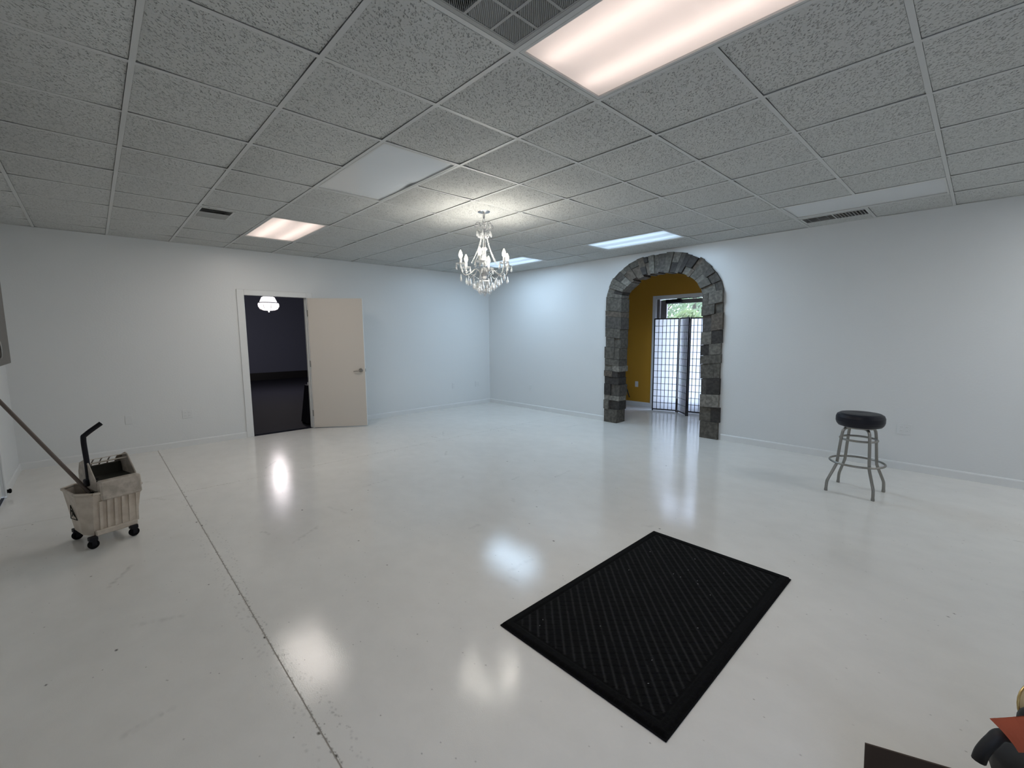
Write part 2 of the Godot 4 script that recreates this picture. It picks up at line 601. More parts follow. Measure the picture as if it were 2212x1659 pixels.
func base_board(called: String, runs: Array, n: Vector3, m: Material, label: String, h := 0.085) -> void:
	var st := mb()
	for r in runs:
		var prof := [[0.0, 0.0], [0.014, 0.0], [0.014, h - 0.014], [0.011, h - 0.005], [0.006, h], [0.0, h]]
		for i in prof.size() - 1:
			var a: Vector3 = n * prof[i][0] + Vector3.UP * prof[i][1]
			var b: Vector3 = n * prof[i + 1][0] + Vector3.UP * prof[i + 1][1]
			var nn: Vector3 = (n * (prof[i + 1][1] - prof[i][1]) - Vector3.UP * (prof[i + 1][0] - prof[i][0])).normalized()
			quad(st, r[0] + a, r[1] + a, r[1] + b, r[0] + b, nn)
		for e in [0, 1]:
			var d: Vector3 = (r[1] - r[0]).normalized() * (1 if e == 1 else -1)
			quad(st, r[e], r[e] + n * 0.014, r[e] + n * 0.014 + Vector3.UP * h, r[e] + Vector3.UP * h, d)
	single(called, st, m, label, "baseboard", "", "structure")

# cells [column, row] taken by light fittings and vents
func cell_use(c: int, r: int) -> String:
	for f in [[2, -2], [2, 2], [2, 6], [8, 2], [8, 6], [8, -2], [8, -6]]:
		if c == f[0] and (r == f[1] or r == f[1] + 1):
			return "light"
	if c == 1 and r == -1:
		return "grille"
	return ""

func tile_mesh(sag: float, seedv: int) -> ArrayMesh:
	var r := RandomNumberGenerator.new()
	r.seed = seedv
	var n := 7
	var lift := [r.randf_range(0.001, 0.006), r.randf_range(0.001, 0.006), r.randf_range(0.001, 0.006), r.randf_range(0.001, 0.006)]
	var mid := [r.randf_range(0.7, 1.2), r.randf_range(0.7, 1.2), r.randf_range(0.0, 0.35), r.randf_range(0.0, 0.35)]
	var hgt := func(u: float, v: float) -> float:
		var e: float = lift[0] * (1 - u) * (1 - v) + lift[1] * u * (1 - v) + lift[2] * (1 - u) * v + lift[3] * u * v
		var bu := 4.0 * u * (1.0 - u)
		var bv := 4.0 * v * (1.0 - v)
		var edge: float = bu * (mid[0] * (1 - v) + mid[1] * v) * 0.5 + bv * (mid[2] * (1 - u) + mid[3] * u) * 0.5
		return e - sag * (0.55 * edge + 0.6 * bu * bv)
	var st := mb()
	for i in n:
		for j in n:
			var p := []
			var q := []
			for k in [[0, 0], [1, 0], [1, 1], [0, 1]]:
				var u: float = float(i + k[0]) / n
				var v: float = float(j + k[1]) / n
				var e := 0.01
				p.append(Vector3(u - 0.5, hgt.call(u, v), v - 0.5))
				q.append(Vector3((hgt.call(u + e, v) - hgt.call(u - e, v)) / (2 * e * 0.58), -1, (hgt.call(u, v + e) - hgt.call(u, v - e)) / (2 * e * 0.58)).normalized())
			tri(st, p[0], p[1], p[2], q[0], q[1], q[2])
			tri(st, p[0], p[2], p[3], q[0], q[2], q[3])
	for i in n:
		for side in 4:
			var t0 := float(i) / n
			var t1 := float(i + 1) / n
			var a: Vector2 = [Vector2(t0, 0), Vector2(t0, 1), Vector2(0, t0), Vector2(1, t0)][side]
			var b: Vector2 = [Vector2(t1, 0), Vector2(t1, 1), Vector2(0, t1), Vector2(1, t1)][side]
			var nn: Vector3 = [Vector3(0, 0, -1), Vector3(0, 0, 1), Vector3(-1, 0, 0), Vector3(1, 0, 0)][side]
			var pa := Vector3(a.x - 0.5, hgt.call(a.x, a.y), a.y - 0.5)
			var pb := Vector3(b.x - 0.5, hgt.call(b.x, b.y), b.y - 0.5)
			quad(st, pa, pb, Vector3(pb.x, 0.014, pb.z), Vector3(pa.x, 0.014, pa.z), nn)
	return st.commit()

func build_ceiling() -> void:
	var c := thing("ceiling", Vector3(0, CEIL, 0), "suspended ceiling of white fissured tiles in a white metal grid", "ceiling", "", "structure")
	var st := mb()
	box(st, Vector3(XW - 0.12, 0.33, ZN - 0.12), Vector3(XE + 0.2, 0.40, ZS + 0.12))
	part("deck", st, M.concrete, c)
	var variants := []
	for k in 6:
		variants.append(tile_mesh(0.009 + 0.0015 * k, 100 + k))
	var saggy := tile_mesh(0.024, 200)
	var ledge := mb()
	for e in [[Vector3(XW, 0, ZN), Vector3(XE, 0.002, ZN + 0.02)], [Vector3(XE - 0.02, 0, ZN), Vector3(XE, 0.002, ZS)], [Vector3(XW, 0, ZN), Vector3(XW + 0.02, 0.002, ZS)], [Vector3(XW, 0, ZS - 0.02), Vector3(XE, 0.002, ZS)]]:
		box(ledge, e[0], e[1])
	part("edge_angle", ledge, M.tee, c)
	# main tees run along z, cross tees span one cell
	for l in range(-1, 10):
		var x := GX + T * l
		var t := mb()
		box(t, Vector3(x - 0.012, 0, ZN), Vector3(x + 0.012, 0.0015, ZS))
		box(t, Vector3(x - 0.003, 0.0015, ZN), Vector3(x + 0.003, 0.035, ZS))
		part("main_tee", t, M.tee, c)
	for col in range(-2, 10):
		for r in range(-8, 10):
			var x0 := maxf(GX + T * col, XW)
			var x1 := minf(GX + T * (col + 1), XE)
			var z1 := minf(GZ - T * r, ZS)
			var z0 := maxf(GZ - T * (r + 1), ZN)
			var use := cell_use(col, r)
			if z0 > ZN and not (use == "light" and cell_use(col, r + 1) == "light" and (r == -6 or r == -2 or r == 2 or r == 6)):
				var t := mb()
				box(t, Vector3(x0 + 0.012, 0.0002, z0 - 0.012), Vector3(x1 - 0.012, 0.0017, z0 + 0.012))
				box(t, Vector3(x0 + 0.012, 0.0017, z0 - 0.003), Vector3(x1 - 0.012, 0.030, z0 + 0.003))
				part("cross_tee", t, M.tee, c)
			if use != "":
				continue
			if x1 - x0 < 0.05 or z1 - z0 < 0.05:
				continue
			var cut := Rect2()
			if col == 1 and r == 6:
				cut = Rect2(1.0 - 0.135, -5.42 - 0.19, 0.27, 0.38)
			elif col == 9 and r == -1:
				cut = Rect2(5.90 - 0.125, -1.19 - 0.28, 0.25, 0.56)
			if cut.size.x > 0.0:
				var ct := mb()
				var a := Vector2(x0 + 0.0135, z0 + 0.0135)
				var b := Vector2(x1 - 0.0135, z1 - 0.0135)
				box(ct, Vector3(a.x, 0.002, a.y), Vector3(cut.position.x, 0.016, b.y))
				box(ct, Vector3(cut.end.x, 0.002, a.y), Vector3(b.x, 0.016, b.y))
				box(ct, Vector3(cut.position.x, 0.002, a.y), Vector3(cut.end.x, 0.016, cut.position.y))
				box(ct, Vector3(cut.position.x, 0.002, cut.end.y), Vector3(cut.end.x, 0.016, b.y))
				part("ceiling_tile", ct, M.tile, c)
				continue
			var near := Vector2((x0 + x1) / 2 - 2.95, (z0 + z1) / 2 + 3.52).length() < 0.75
			var o := part("ceiling_tile", saggy if near else variants[rng.randi() % 6], M.tile, c, Vector3((x0 + x1) / 2, 0.0017, (z0 + z1) / 2))
			o.scale = Vector3(x1 - x0 - 0.027, 1, z1 - z0 - 0.027)

# ------------------------------------------------------------------ doors
func build_door_and_trim() -> void:
	# casing and jamb of the open doorway
	var t := thing("trim_1", Vector3(0, 0, ZN), "off-white painted door casing round the dark doorway", "door frame", "", "structure")
	for s in [[1.555, 1.650], [2.510, 2.605]]:
		var a := mb()
		cbox(a, Vector3(s[0], 0, 0.0), Vector3(s[1], 2.17, 0.016), 0.004)
		part("casing", a, M.trim, t)
	var h := mb()
	cbox(h, Vector3(1.650, 2.090, 0.0), Vector3(2.510, 2.17, 0.016), 0.004)
	part("casing", h, M.trim, t)
	var j := mb()
	box(j, Vector3(1.625, 0, -0.13), Vector3(1.645, 2.095, -0.001))
	box(j, Vector3(2.515, 0, -0.13), Vector3(2.535, 2.095, -0.001))
	box(j, Vector3(1.625, 2.095, -0.13), Vector3(2.535, 2.11, -0.001))
	part("jamb", j, M.trim, t)
	var sp := mb()
	box(sp, Vector3(1.645, 0, -0.075), Vector3(1.657, 2.095, -0.045))
	box(sp, Vector3(2.503, 0, -0.075), Vector3(2.515, 2.095, -0.045))
	part("door_stop", sp, M.trim, t)
	# the leaf, swung into the hall
	var d := thing("door_1", Vector3(2.525, 0, ZN + 0.03), "tan flush door standing open into the white hall", "door", "", "structure", -deg_to_rad(34.0))
	var s := mb()
	cbox(s, Vector3(0.0, 0.012, -0.0225), Vector3(0.825, 2.085, 0.0225), 0.003)
	part("leaf", s, M.door, d)
	var eg := mb()
	cbox(eg, Vector3(0.8252, 0.012, -0.022), Vector3(0.832, 2.085, 0.022), 0.002)
	part("edge_band", eg, M.trim, d)
	for y in [0.25, 1.05, 1.85]:
		var hg := mb()
		tube(hg, [Vector3(-0.006, y - 0.05, 0.022), Vector3(-0.006, y + 0.05, 0.022)], 0.007, 10)
		part("hinge", hg, M.steel, d)
	for f in [1.0, -1.0]:
		var hd := mb()
		lathe(hd, [Vector2(0, 0.0), Vector2(0.033, 0.0), Vector2(0.031, 0.009), Vector2(0.016, 0.012), Vector2(0.013, 0.045), Vector2(0, 0.047)], 20, Vector3(0.765, 0.93, 0.0226 * f), Basis(Vector3.RIGHT, PI / 2 * f))
		var lv := part("lever_handle", hd, M.steel, d)
		var l2 := mb()
		tube(l2, smooth_path([Vector3(0.765, 0.93, 0.066 * f), Vector3(0.73, 0.928, 0.068 * f), Vector3(0.655, 0.915, 0.066 * f)], 4), [0.010, 0.010, 0.010, 0.010, 0.010, 0.0095, 0.009, 0.008, 0.007], 10)
		part("lever", l2, M.steel, lv)
	var lt := mb()
	cbox(lt, Vector3(0.832, 0.905, -0.010), Vector3(0.838, 0.955, 0.010), 0.002)
	part("latch", lt, M.steel, d)
	# closed white door in the left wall
	var d2 := thing("door_2", Vector3(XW, 0, -5.77), "white closed door at the left edge of the picture", "door", "", "structure")
	var lf := mb()
	cbox(lf, Vector3(-0.055, 0.022, -0.425), Vector3(-0.015, 2.04, 0.425), 0.003)
	part("leaf", lf, M.trim, d2)
	for z in [-0.495, 0.43]:
		var ca := mb()
		cbox(ca, Vector3(0.0, 0, z), Vector3(0.016, 2.12, z + 0.065), 0.004)
		part("casing", ca, M.trim, d2)
	var ch := mb()
	cbox(ch, Vector3(0.0, 2.045, -0.43), Vector3(0.016, 2.12, 0.43), 0.004)
	part("casing", ch, M.trim, d2)
	var th := mb()
	box(th, Vector3(-0.11, 0.0, -0.43), Vector3(-0.003, 0.008, 0.43))
	part("gap_shade_strip", th, M.dark, d2)  # near-black strip painting the shade in the gap under the leaf
	# small black piece standing in for the shaded gap of the door recess
	var ds := mb()
	lathe(ds, [Vector2(0, 0), Vector2(0.018, 0), Vector2(0.016, 0.008), Vector2(0.022, 0.012), Vector2(0.022, 0.022), Vector2(0.014, 0.028), Vector2(0, 0.029)], 16, Vector3(XW + 0.0165, 0.055, -6.235), Basis(Vector3.FORWARD, PI / 2))
	single("dark_gap_piece", ds, M.rubber, "small black piece for the shaded door recess gap at the left edge", "dark gap")

# ------------------------------------------------------------------ the dark room
func build_dark_room() -> void:
	var z0 := -16.7
	var z1 := ZN - 0.12
	var st := mb()
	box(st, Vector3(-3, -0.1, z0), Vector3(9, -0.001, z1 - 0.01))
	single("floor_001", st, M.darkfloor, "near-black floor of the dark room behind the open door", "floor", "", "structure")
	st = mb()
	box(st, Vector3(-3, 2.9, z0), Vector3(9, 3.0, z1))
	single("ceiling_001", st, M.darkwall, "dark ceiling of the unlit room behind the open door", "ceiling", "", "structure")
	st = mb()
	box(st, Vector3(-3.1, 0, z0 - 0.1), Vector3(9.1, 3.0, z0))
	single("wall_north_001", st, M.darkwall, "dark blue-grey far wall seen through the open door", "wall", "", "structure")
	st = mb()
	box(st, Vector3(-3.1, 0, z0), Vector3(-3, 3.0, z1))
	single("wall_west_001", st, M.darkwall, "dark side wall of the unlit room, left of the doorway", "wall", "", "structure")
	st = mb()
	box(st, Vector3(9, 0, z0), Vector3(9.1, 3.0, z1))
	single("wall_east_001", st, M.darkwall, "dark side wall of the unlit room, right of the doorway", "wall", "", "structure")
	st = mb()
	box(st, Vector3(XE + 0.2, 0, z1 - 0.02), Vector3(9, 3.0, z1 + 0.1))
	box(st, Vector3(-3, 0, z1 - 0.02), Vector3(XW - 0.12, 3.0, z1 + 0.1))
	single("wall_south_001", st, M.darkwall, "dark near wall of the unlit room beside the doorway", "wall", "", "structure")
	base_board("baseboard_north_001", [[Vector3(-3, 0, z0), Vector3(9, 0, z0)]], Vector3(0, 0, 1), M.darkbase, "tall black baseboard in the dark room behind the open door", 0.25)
	# crystal bowl lamp, burning
	var at := Vector3(3.35, 2.30, -12.6)
	var l := thing("crystal_bowl_lamp", at, "round white glowing crystal lamp hanging in the dark room", "lamp")
	var rod := mb()
	tube(rod, [Vector3(0, 0.17, 0), Vector3(0, 0.60, 0)], 0.010, 8)
	part("rod", rod, M.chrome, l)
	var glow := mat(Color.WHITE, 0.4)
	glow.emission_enabled = true
	glow.emission = Color(1, 0.97, 0.98)
	glow.emission_energy_multiplier = 1.2
	var up := mb()
	lathe(up, [Vector2(0.11, 0.19), Vector2(0.15, 0.17), Vector2(0.20, 0.05), Vector2(0.21, 0.035)], 24)
	part("upper_crystal_tier", up, glow, l)
	var lo := mb()
	lathe(lo, [Vector2(0.225, 0.028), Vector2(0.24, 0.0), Vector2(0.235, -0.06), Vector2(0.20, -0.12), Vector2(0.13, -0.155), Vector2(0.02, -0.165), Vector2(0, -0.165)], 24)
	part("lower_crystal_bowl", lo, glow, l)
	var band := mb()
	lathe(band, [Vector2(0.205, 0.042), Vector2(0.236, 0.042), Vector2(0.240, 0.022), Vector2(0.205, 0.022)], 24)
	part("chrome_band", band, M.chrome, l)
	for i in 9:
		var e := TAU * i / 9.0 + 0.2
		var dd := Vector3(cos(e), 0, sin(e))
		var rb := mb()
		tube(rb, [dd * 0.246 + Vector3(0, 0.0, 0), dd * 0.241 + Vector3(0, -0.062, 0), dd * 0.206 + Vector3(0, -0.124, 0), dd * 0.13 + Vector3(0, -0.161, 0)], 0.005, 6)
		part("rib", rb, M.steel, l)
	var tip := mb()
	blob(tip, Vector3(0, -0.185, 0), Vector3(0.018, 0.022, 0.018), 0.0, 1, 10, 8)
	part("finial", tip, glow, l)
	var om := OmniLight3D.new()
	om.name = "crystal_bowl_light"
	om.light_color = Color(1, 0.96, 0.97)
	om.light_energy = 3.0
	om.light_size = 0.20
	om.omni_range = 20.0
	om.omni_attenuation = 2.0
	om.shadow_enabled = true
	l.add_child(om)
	# black case standing just inside the doorway
	var k := thing("black_case", Vector3(2.66, 0, -7.83), "tall black case with a pale handle just inside the dark doorway", "case")
	var c := mb()
	hexa(c, [Vector3(-0.15, 0.03, -0.14), Vector3(0.15, 0.03, -0.14), Vector3(-0.075, 0.66, -0.10), Vector3(0.12, 0.66, -0.10), Vector3(-0.15, 0.03, 0.14), Vector3(0.15, 0.03, 0.14), Vector3(-0.075, 0.66, 0.10), Vector3(0.12, 0.66, 0.10)])
	part("body", c, M.black, k)
	for s in [-0.12, 0.12]:
		var ft := mb()
		box(ft, Vector3(s - 0.02, 0, -0.12), Vector3(s + 0.02, 0.031, 0.12))
		part("foot_rail", ft, M.rubber, k)
	var hn := mb()
	tube(hn, smooth_path([Vector3(-0.045, 0.655, 0), Vector3(-0.045, 0.70, 0), Vector3(0.0, 0.725, 0), Vector3(0.05, 0.70, 0), Vector3(0.05, 0.655, 0)]), 0.010, 8)
	part("carry_handle", hn, M.trim, k)

# ------------------------------------------------------------------ entry room behind the arch
func build_entry_room() -> void:
	var x0 := XE + 0.18
	var x1 := 8.12
	var z0 := -7.2
	var z1 := -0.8
	var st := mb()
	slab(st, XE + 0.2, x1, z0, z1, -0.049, 0.0)
	single("floor_002", st, M.floor, "glossy white floor of the entry behind the stone arch", "floor", "", "structure")
	st = mb()
	box(st, Vector3(x0, 2.9, z0), Vector3(x1 + 0.15, 3.0, z1))
	single("ceiling_002", st, M.tee, "white ceiling of the entry behind the stone arch", "ceiling", "", "structure")
	# yellow wall with the glass door's opening
	st = mb()
	box(st, Vector3(x1, 0, z0), Vector3(x1 + 0.15, 2.9, -4.49))
	box(st, Vector3(x1, 0, -3.16), Vector3(x1 + 0.15, 2.9, z1))
	box(st, Vector3(x1, 2.22, -4.49), Vector3(x1 + 0.15, 2.9, -3.16))
	single("wall_east_002", st, M.yellow, "mustard yellow wall seen through the stone arch", "wall", "", "structure")
	st = mb()
	box(st, Vector3(x0, 0, z0 - 0.1), Vector3(x1 + 0.15, 3.0, z0))
	single("wall_north_002", st, M.yellow, "mustard yellow end wall of the entry, hidden left of the arch", "wall", "", "structure")
	st = mb()
	box(st, Vector3(x0, 0, z1), Vector3(x1 + 0.15, 3.0, z1 + 0.1))
	single("wall_south_002", st, M.yellow, "mustard yellow end wall of the entry, hidden right of the arch", "wall", "", "structure")
	base_board("baseboard_east_001", [[Vector3(x1, 0, z0), Vector3(x1, 0, -4.52)], [Vector3(x1, 0, -3.13), Vector3(x1, 0, z1)]], Vector3(-1, 0, 0), M.trim, "white baseboard below the mustard yellow wall", 0.09)
	# glass entrance door
	var d := thing("door_3", Vector3(x1, 0, -3.83), "grey metal glass entrance door behind the folding screen", "door", "", "structure")
	for s in [-1.0, 1.0]:
		var c := mb()
		cbox(c, Vector3(-0.02, 0, minf(s * 0.69, s * 0.62)), Vector3(0.16, 2.22, maxf(s * 0.69, s * 0.62)), 0.004)
		part("casing", c, M.trim, d)
		var f := mb()
		cbox(f, Vector3(0.03, 0, minf(s * 0.62, s * 0.565)), Vector3(0.13, 2.15, maxf(s * 0.62, s * 0.565)), 0.003)
		part("frame_post", f, M.alu, d)
		var e := mb()
		cbox(e, Vector3(0.055, 0.01, minf(s * 0.555, s * 0.43)), Vector3(0.10, 2.13, maxf(s * 0.555, s * 0.43)), 0.003)
		part("door_stile", e, M.alu, d)
	var hd := mb()
	cbox(hd, Vector3(-0.02, 2.15, -0.62), Vector3(0.16, 2.22, 0.62), 0.004)
	part("casing", hd, M.trim, d)
	var tr := mb()
	cbox(tr, Vector3(0.055, 2.055, -0.43), Vector3(0.10, 2.13, 0.43), 0.003)
	part("door_rail", tr, M.alu, d)
	var br := mb()
	cbox(br, Vector3(0.055, 0.01, -0.43), Vector3(0.10, 0.22, 0.43), 0.003)
	part("door_rail", br, M.alu, d)
	var g := mb()
	box(g, Vector3(0.075, 0.22, -0.43), Vector3(0.080, 2.055, 0.43))
	part("pane", g, M.glass, d)
	var cl := mb()
	cbox(cl, Vector3(-0.02, 2.065, -0.42), Vector3(0.054, 2.135, -0.12), 0.006)
	var clo := part("door_closer", cl, M.black, d)
	var arm := mb()
	tube(arm, [Vector3(0.01, 2.14, -0.2), Vector3(-0.02, 2.145, 0.05), Vector3(0.03, 2.148, 0.22)], 0.008, 8)
	part("closer_arm", arm, M.black, clo)
	# fire extinguisher at the foot of the yellow wall
	var x := thing("fire_extinguisher", Vector3(7.88, 0, -5.02), "dark fire extinguisher with black hose half hidden behind the arch", "extinguisher")
	var b := mb()
	lathe(b, [Vector2(0, 0), Vector2(0.062, 0), Vector2(0.066, 0.008), Vector2(0.066, 0.30), Vector2(0.055, 0.35), Vector2(0.025, 0.375), Vector2(0.02, 0.39), Vector2(0, 0.39)], 24)
	part("cylinder", b, M.maroon, x)
	var v := mb()
	cbox(v, Vector3(-0.018, 0.39, -0.018), Vector3(0.018, 0.435, 0.018), 0.004)
	part("valve", v, M.steel, x)
	var lv := mb()
	cbox(lv, Vector3(-0.01, 0.436, -0.02), Vector3(0.01, 0.446, 0.11), 0.003)
	part("lever", lv, M.black, x)
	var hs := mb()
	tube(hs, smooth_path([Vector3(0, 0.41, 0.01), Vector3(-0.01, 0.42, 0.05), Vector3(-0.02, 0.37, 0.11), Vector3(-0.03, 0.27, 0.155), Vector3(-0.03, 0.20, 0.185)]), 0.011, 10)
	part("hose", hs, M.black, x)

# ------------------------------------------------------------------ stone arch
func arch_outer() -> Array:
	return [Vector2(-4.355, 0), Vector2(-4.335, 2.10), Vector2(-4.31, 2.20), Vector2(-4.26, 2.31), Vector2(-4.19, 2.405), Vector2(-4.09, 2.49), Vector2(-3.97, 2.565), Vector2(-3.84, 2.62), Vector2(-3.69, 2.655), Vector2(-3.54, 2.672), Vector2(-3.39, 2.678), Vector2(-3.24, 2.674), Vector2(-3.10, 2.655), Vector2(-2.96, 2.62), Vector2(-2.83, 2.565), Vector2(-2.72, 2.49), Vector2(-2.62, 2.395), Vector2(-2.54, 2.29), Vector2(-2.485, 2.185), Vector2(-2.462, 2.08), Vector2(-2.44, 0)]

func arch_inner() -> Array:
	return [Vector2(-4.085, 0), Vector2(-4.065, 2.06), Vector2(-4.045, 2.13), Vector2(-4.01, 2.195), Vector2(-3.95, 2.255), Vector2(-3.88, 2.305), Vector2(-3.80, 2.345), Vector2(-3.71, 2.375), Vector2(-3.61, 2.395), Vector2(-3.51, 2.405), Vector2(-3.40, 2.408), Vector2(-3.29, 2.405), Vector2(-3.19, 2.395), Vector2(-3.09, 2.37), Vector2(-3.00, 2.335), Vector2(-2.92, 2.29), Vector2(-2.85, 2.235), Vector2(-2.79, 2.17), Vector2(-2.755, 2.10), Vector2(-2.74, 2.03), Vector2(-2.715, 0)]

func along(path: Array, t: float) -> Vector2:
	# t in [0, 1] jamb, [1, 19] arch, [19, 20] jamb: the control points' own numbers
	var i := clampi(int(t), 0, path.size() - 2)
	return path[i].lerp(path[i + 1], t - i)

func build_arch() -> void:
	var a := thing("stone_arch", Vector3(XE, 0, 0), "grey and brown stacked stone surround of the archway", "arch")
	var outer := arch_outer()
	var inner := arch_inner()
	# mortar core, a little smaller than the stones
	var core := mb()
	for i in outer.size() - 1:
		var p := []
		for k in 8:
			var o: Vector2 = outer[i + (1 if k & 4 else 0)]
			var n: Vector2 = inner[i + (1 if k & 4 else 0)]
			var q := o.lerp(n, 0.93 if k & 2 else 0.07)
			p.append(Vector3(0.175 if k & 1 else -0.004, q.y, q.x))
		hexa(core, p)
	part("mortar_core", core, M.mortar, a)
	# a course lies between two stations; it holds one or two stones across
	var stations := []
	var y := 0.0
	while y < 2.0:
		stations.append(y / 2.08)
		y += rng.randf_range(0.08, 0.24)
	var t := 1.0
	while t < 18.7:
		stations.append(t)
		t += rng.randf_range(0.45, 1.15)
	stations.append(19.0)
	y = rng.randf_range(0.08, 0.2)
	while y < 1.95:
		stations.append(19.0 + y / 2.06)
		y += rng.randf_range(0.08, 0.24)
	stations.append(20.0)
	for i in stations.size() - 1:
		var s0: float = stations[i]
		var s1: float = stations[i + 1]
		var cuts := [0.0, 1.0]
		if rng.randf() < 0.62:
			cuts = [0.0, rng.randf_range(0.32, 0.68), 1.0]
		for c in cuts.size() - 1:
			var front := -rng.randf_range(0.020, 0.058)
			var back := 0.185 + rng.randf_range(0.0, 0.02)
			var over := rng.randf_range(-0.018, 0.018)
			var p := []
			for k in 8:
				# bit 0 = depth, bit 1 = across (outer to inner), bit 2 = along
				var s := s1 if k & 4 else s0
				var o := along(outer, s)
				var n := along(inner, s)
				var across: float = cuts[c + 1] if k & 2 else cuts[c]
				var q := o.lerp(n, across)
				var dir := (n - o).normalized()
				if (k & 2) and c == cuts.size() - 2:
					q += dir * over
				elif k & 2:
					q -= dir * 0.0018
				elif c > 0:
					q += dir * 0.0018
				else:
					q -= dir * over * 0.6
				var tan_ := Vector2(-dir.y, dir.x)
				var next := (along(outer, s1) + along(inner, s1) - along(outer, s0) - along(inner, s0))
				if tan_.dot(next) < 0.0:
					tan_ = -tan_
				q += tan_ * (-0.0018 if k & 4 else 0.0018)
				if q.y < 0.0:
					q.y = 0.0
				p.append(Vector3((back if k & 1 else front + rng.randf_range(-0.005, 0.005)), q.y, q.x))
			var st := mb()
			hexa(st, p)
			var pick := rng.randf()
			var tone := 0 if pick < 0.24 else 1 if pick < 0.48 else 2 if pick < 0.66 else 3 if pick < 0.72 else 4 if pick < 0.86 else 5
			part("stone", st, M.stone[tone], a)

# ------------------------------------------------------------------ ceiling lights and vents
func troffer(col: int, r: int, lit: bool, tint: Color, energy: float, label: String, group: String, slip := false) -> void:
	var x0 := GX + T * col
	var x1 := x0 + T
	var z1 := GZ - T * r
	var z0 := z1 - T * 2
	var c := Vector3((x0 + x1) / 2, CEIL, (z0 + z1) / 2)
	var o := thing("ceiling_light", c, label, "light", group)
	var hx := T / 2 - 0.014
	var hz := T - 0.014
	var h := mb()
	# open-bottomed pan
	box(h, Vector3(-hx, 0.135, -hz), Vector3(hx, 0.140, hz))
	for s in [-1.0, 1.0]:
		box(h, Vector3(minf(s * hx, s * (hx - 0.004)), 0.004, -hz), Vector3(maxf(s * hx, s * (hx - 0.004)), 0.135, hz))
		box(h, Vector3(-hx, 0.004, minf(s * hz, s * (hz - 0.004))), Vector3(hx, 0.135, maxf(s * hz, s * (hz - 0.004))))
	part("housing", h, M.housing, o)
	var fr := mb()
	var lip := 0.014
	for s in [-1.0, 1.0]:
		box(fr, Vector3(minf(s * hx, s * (hx - lip)), 0.0005, -hz), Vector3(maxf(s * hx, s * (hx - lip)), 0.010, hz))
		box(fr, Vector3(-hx + lip, 0.0005, minf(s * hz, s * (hz - lip))), Vector3(hx - lip, 0.010, maxf(s * hz, s * (hz - lip))))
	part("door_frame", fr, M.tee, o)
	# prismatic lens: a translucent sheet over two tubes
	var lens := mb()
	var n := 12
	for i in n:
		for j in n * 2:
			var p := []
			for k in [[0, 0], [1, 0], [1, 1], [0, 1]]:
				var u: float = float(i + k[0]) / n
				var v: float = float(j + k[1]) / (n * 2)
				var yy := 0.0105 - 0.004 * sin(PI * u) * sin(PI * v)
				if slip:
					yy += 0.010 * exp(-pow((u - 1.0) / 0.10, 2) - pow((v - 0.46) / 0.07, 2)) - 0.003 * sin(PI * v)
				p.append(Vector3(lerpf(-hx + lip - 0.004, hx - lip + 0.004, u), yy, lerpf(-hz + lip - 0.004, hz - lip + 0.004, v)))
			var nn: Vector3 = (p[2] - p[0]).cross(p[3] - p[1]).normalized()
			quad(lens, p[0], p[1], p[2], p[3], nn if nn.y < 0 else -nn)
	part("lens", lens, M.lens if lit else M.lens_off, o)
	var tm := mat(lin(0.75, 0.75, 0.75), 0.4)
	if lit:
		tm = mat(Color.WHITE, 0.5)
		tm.emission_enabled = true
		tm.emission = tint if tint.r < 0.9 else Color(1.0, 0.90, 0.85)
		tm.emission_energy_multiplier = 3.9
	for s in [-0.14, 0.14]:
		var tb := mb()
		tube(tb, [Vector3(s, 0.075, -hz + 0.03), Vector3(s, 0.075, hz - 0.03)], 0.0165, 14)
		part("fluorescent_tube", tb, tm, o)
	if lit:
		var l := AreaLight3D.new()
		l.name = "panel_light"
		l.area_size = Vector2(2 * (hx - lip), 2 * (hz - lip))
		l.light_color = tint
		l.light_energy = energy
		l.area_range = 20.0
		l.area_attenuation = 2.0
		l.shadow_enabled = true
		l.rotation.x = -PI / 2
		l.position.y = -0.006
		o.add_child(l)

# open-bottomed sheet-metal duct above a vent
func duct_boot(o: Node3D, hx: float, hz: float, y0: float, y1: float) -> void:
	var b := mb()
	box(b, Vector3(-hx, y1, -hz), Vector3(hx, y1 + 0.002, hz))
	for s in [-1.0, 1.0]:
		box(b, Vector3(minf(s * hx, s * (hx - 0.002)), y0, -hz), Vector3(maxf(s * hx, s * (hx - 0.002)), y1, hz))
		box(b, Vector3(-hx + 0.002, y0, minf(s * hz, s * (hz - 0.002))), Vector3(hx - 0.002, y1, maxf(s * hz, s * (hz - 0.002))))
	part("duct_boot", b, M.duct, o)

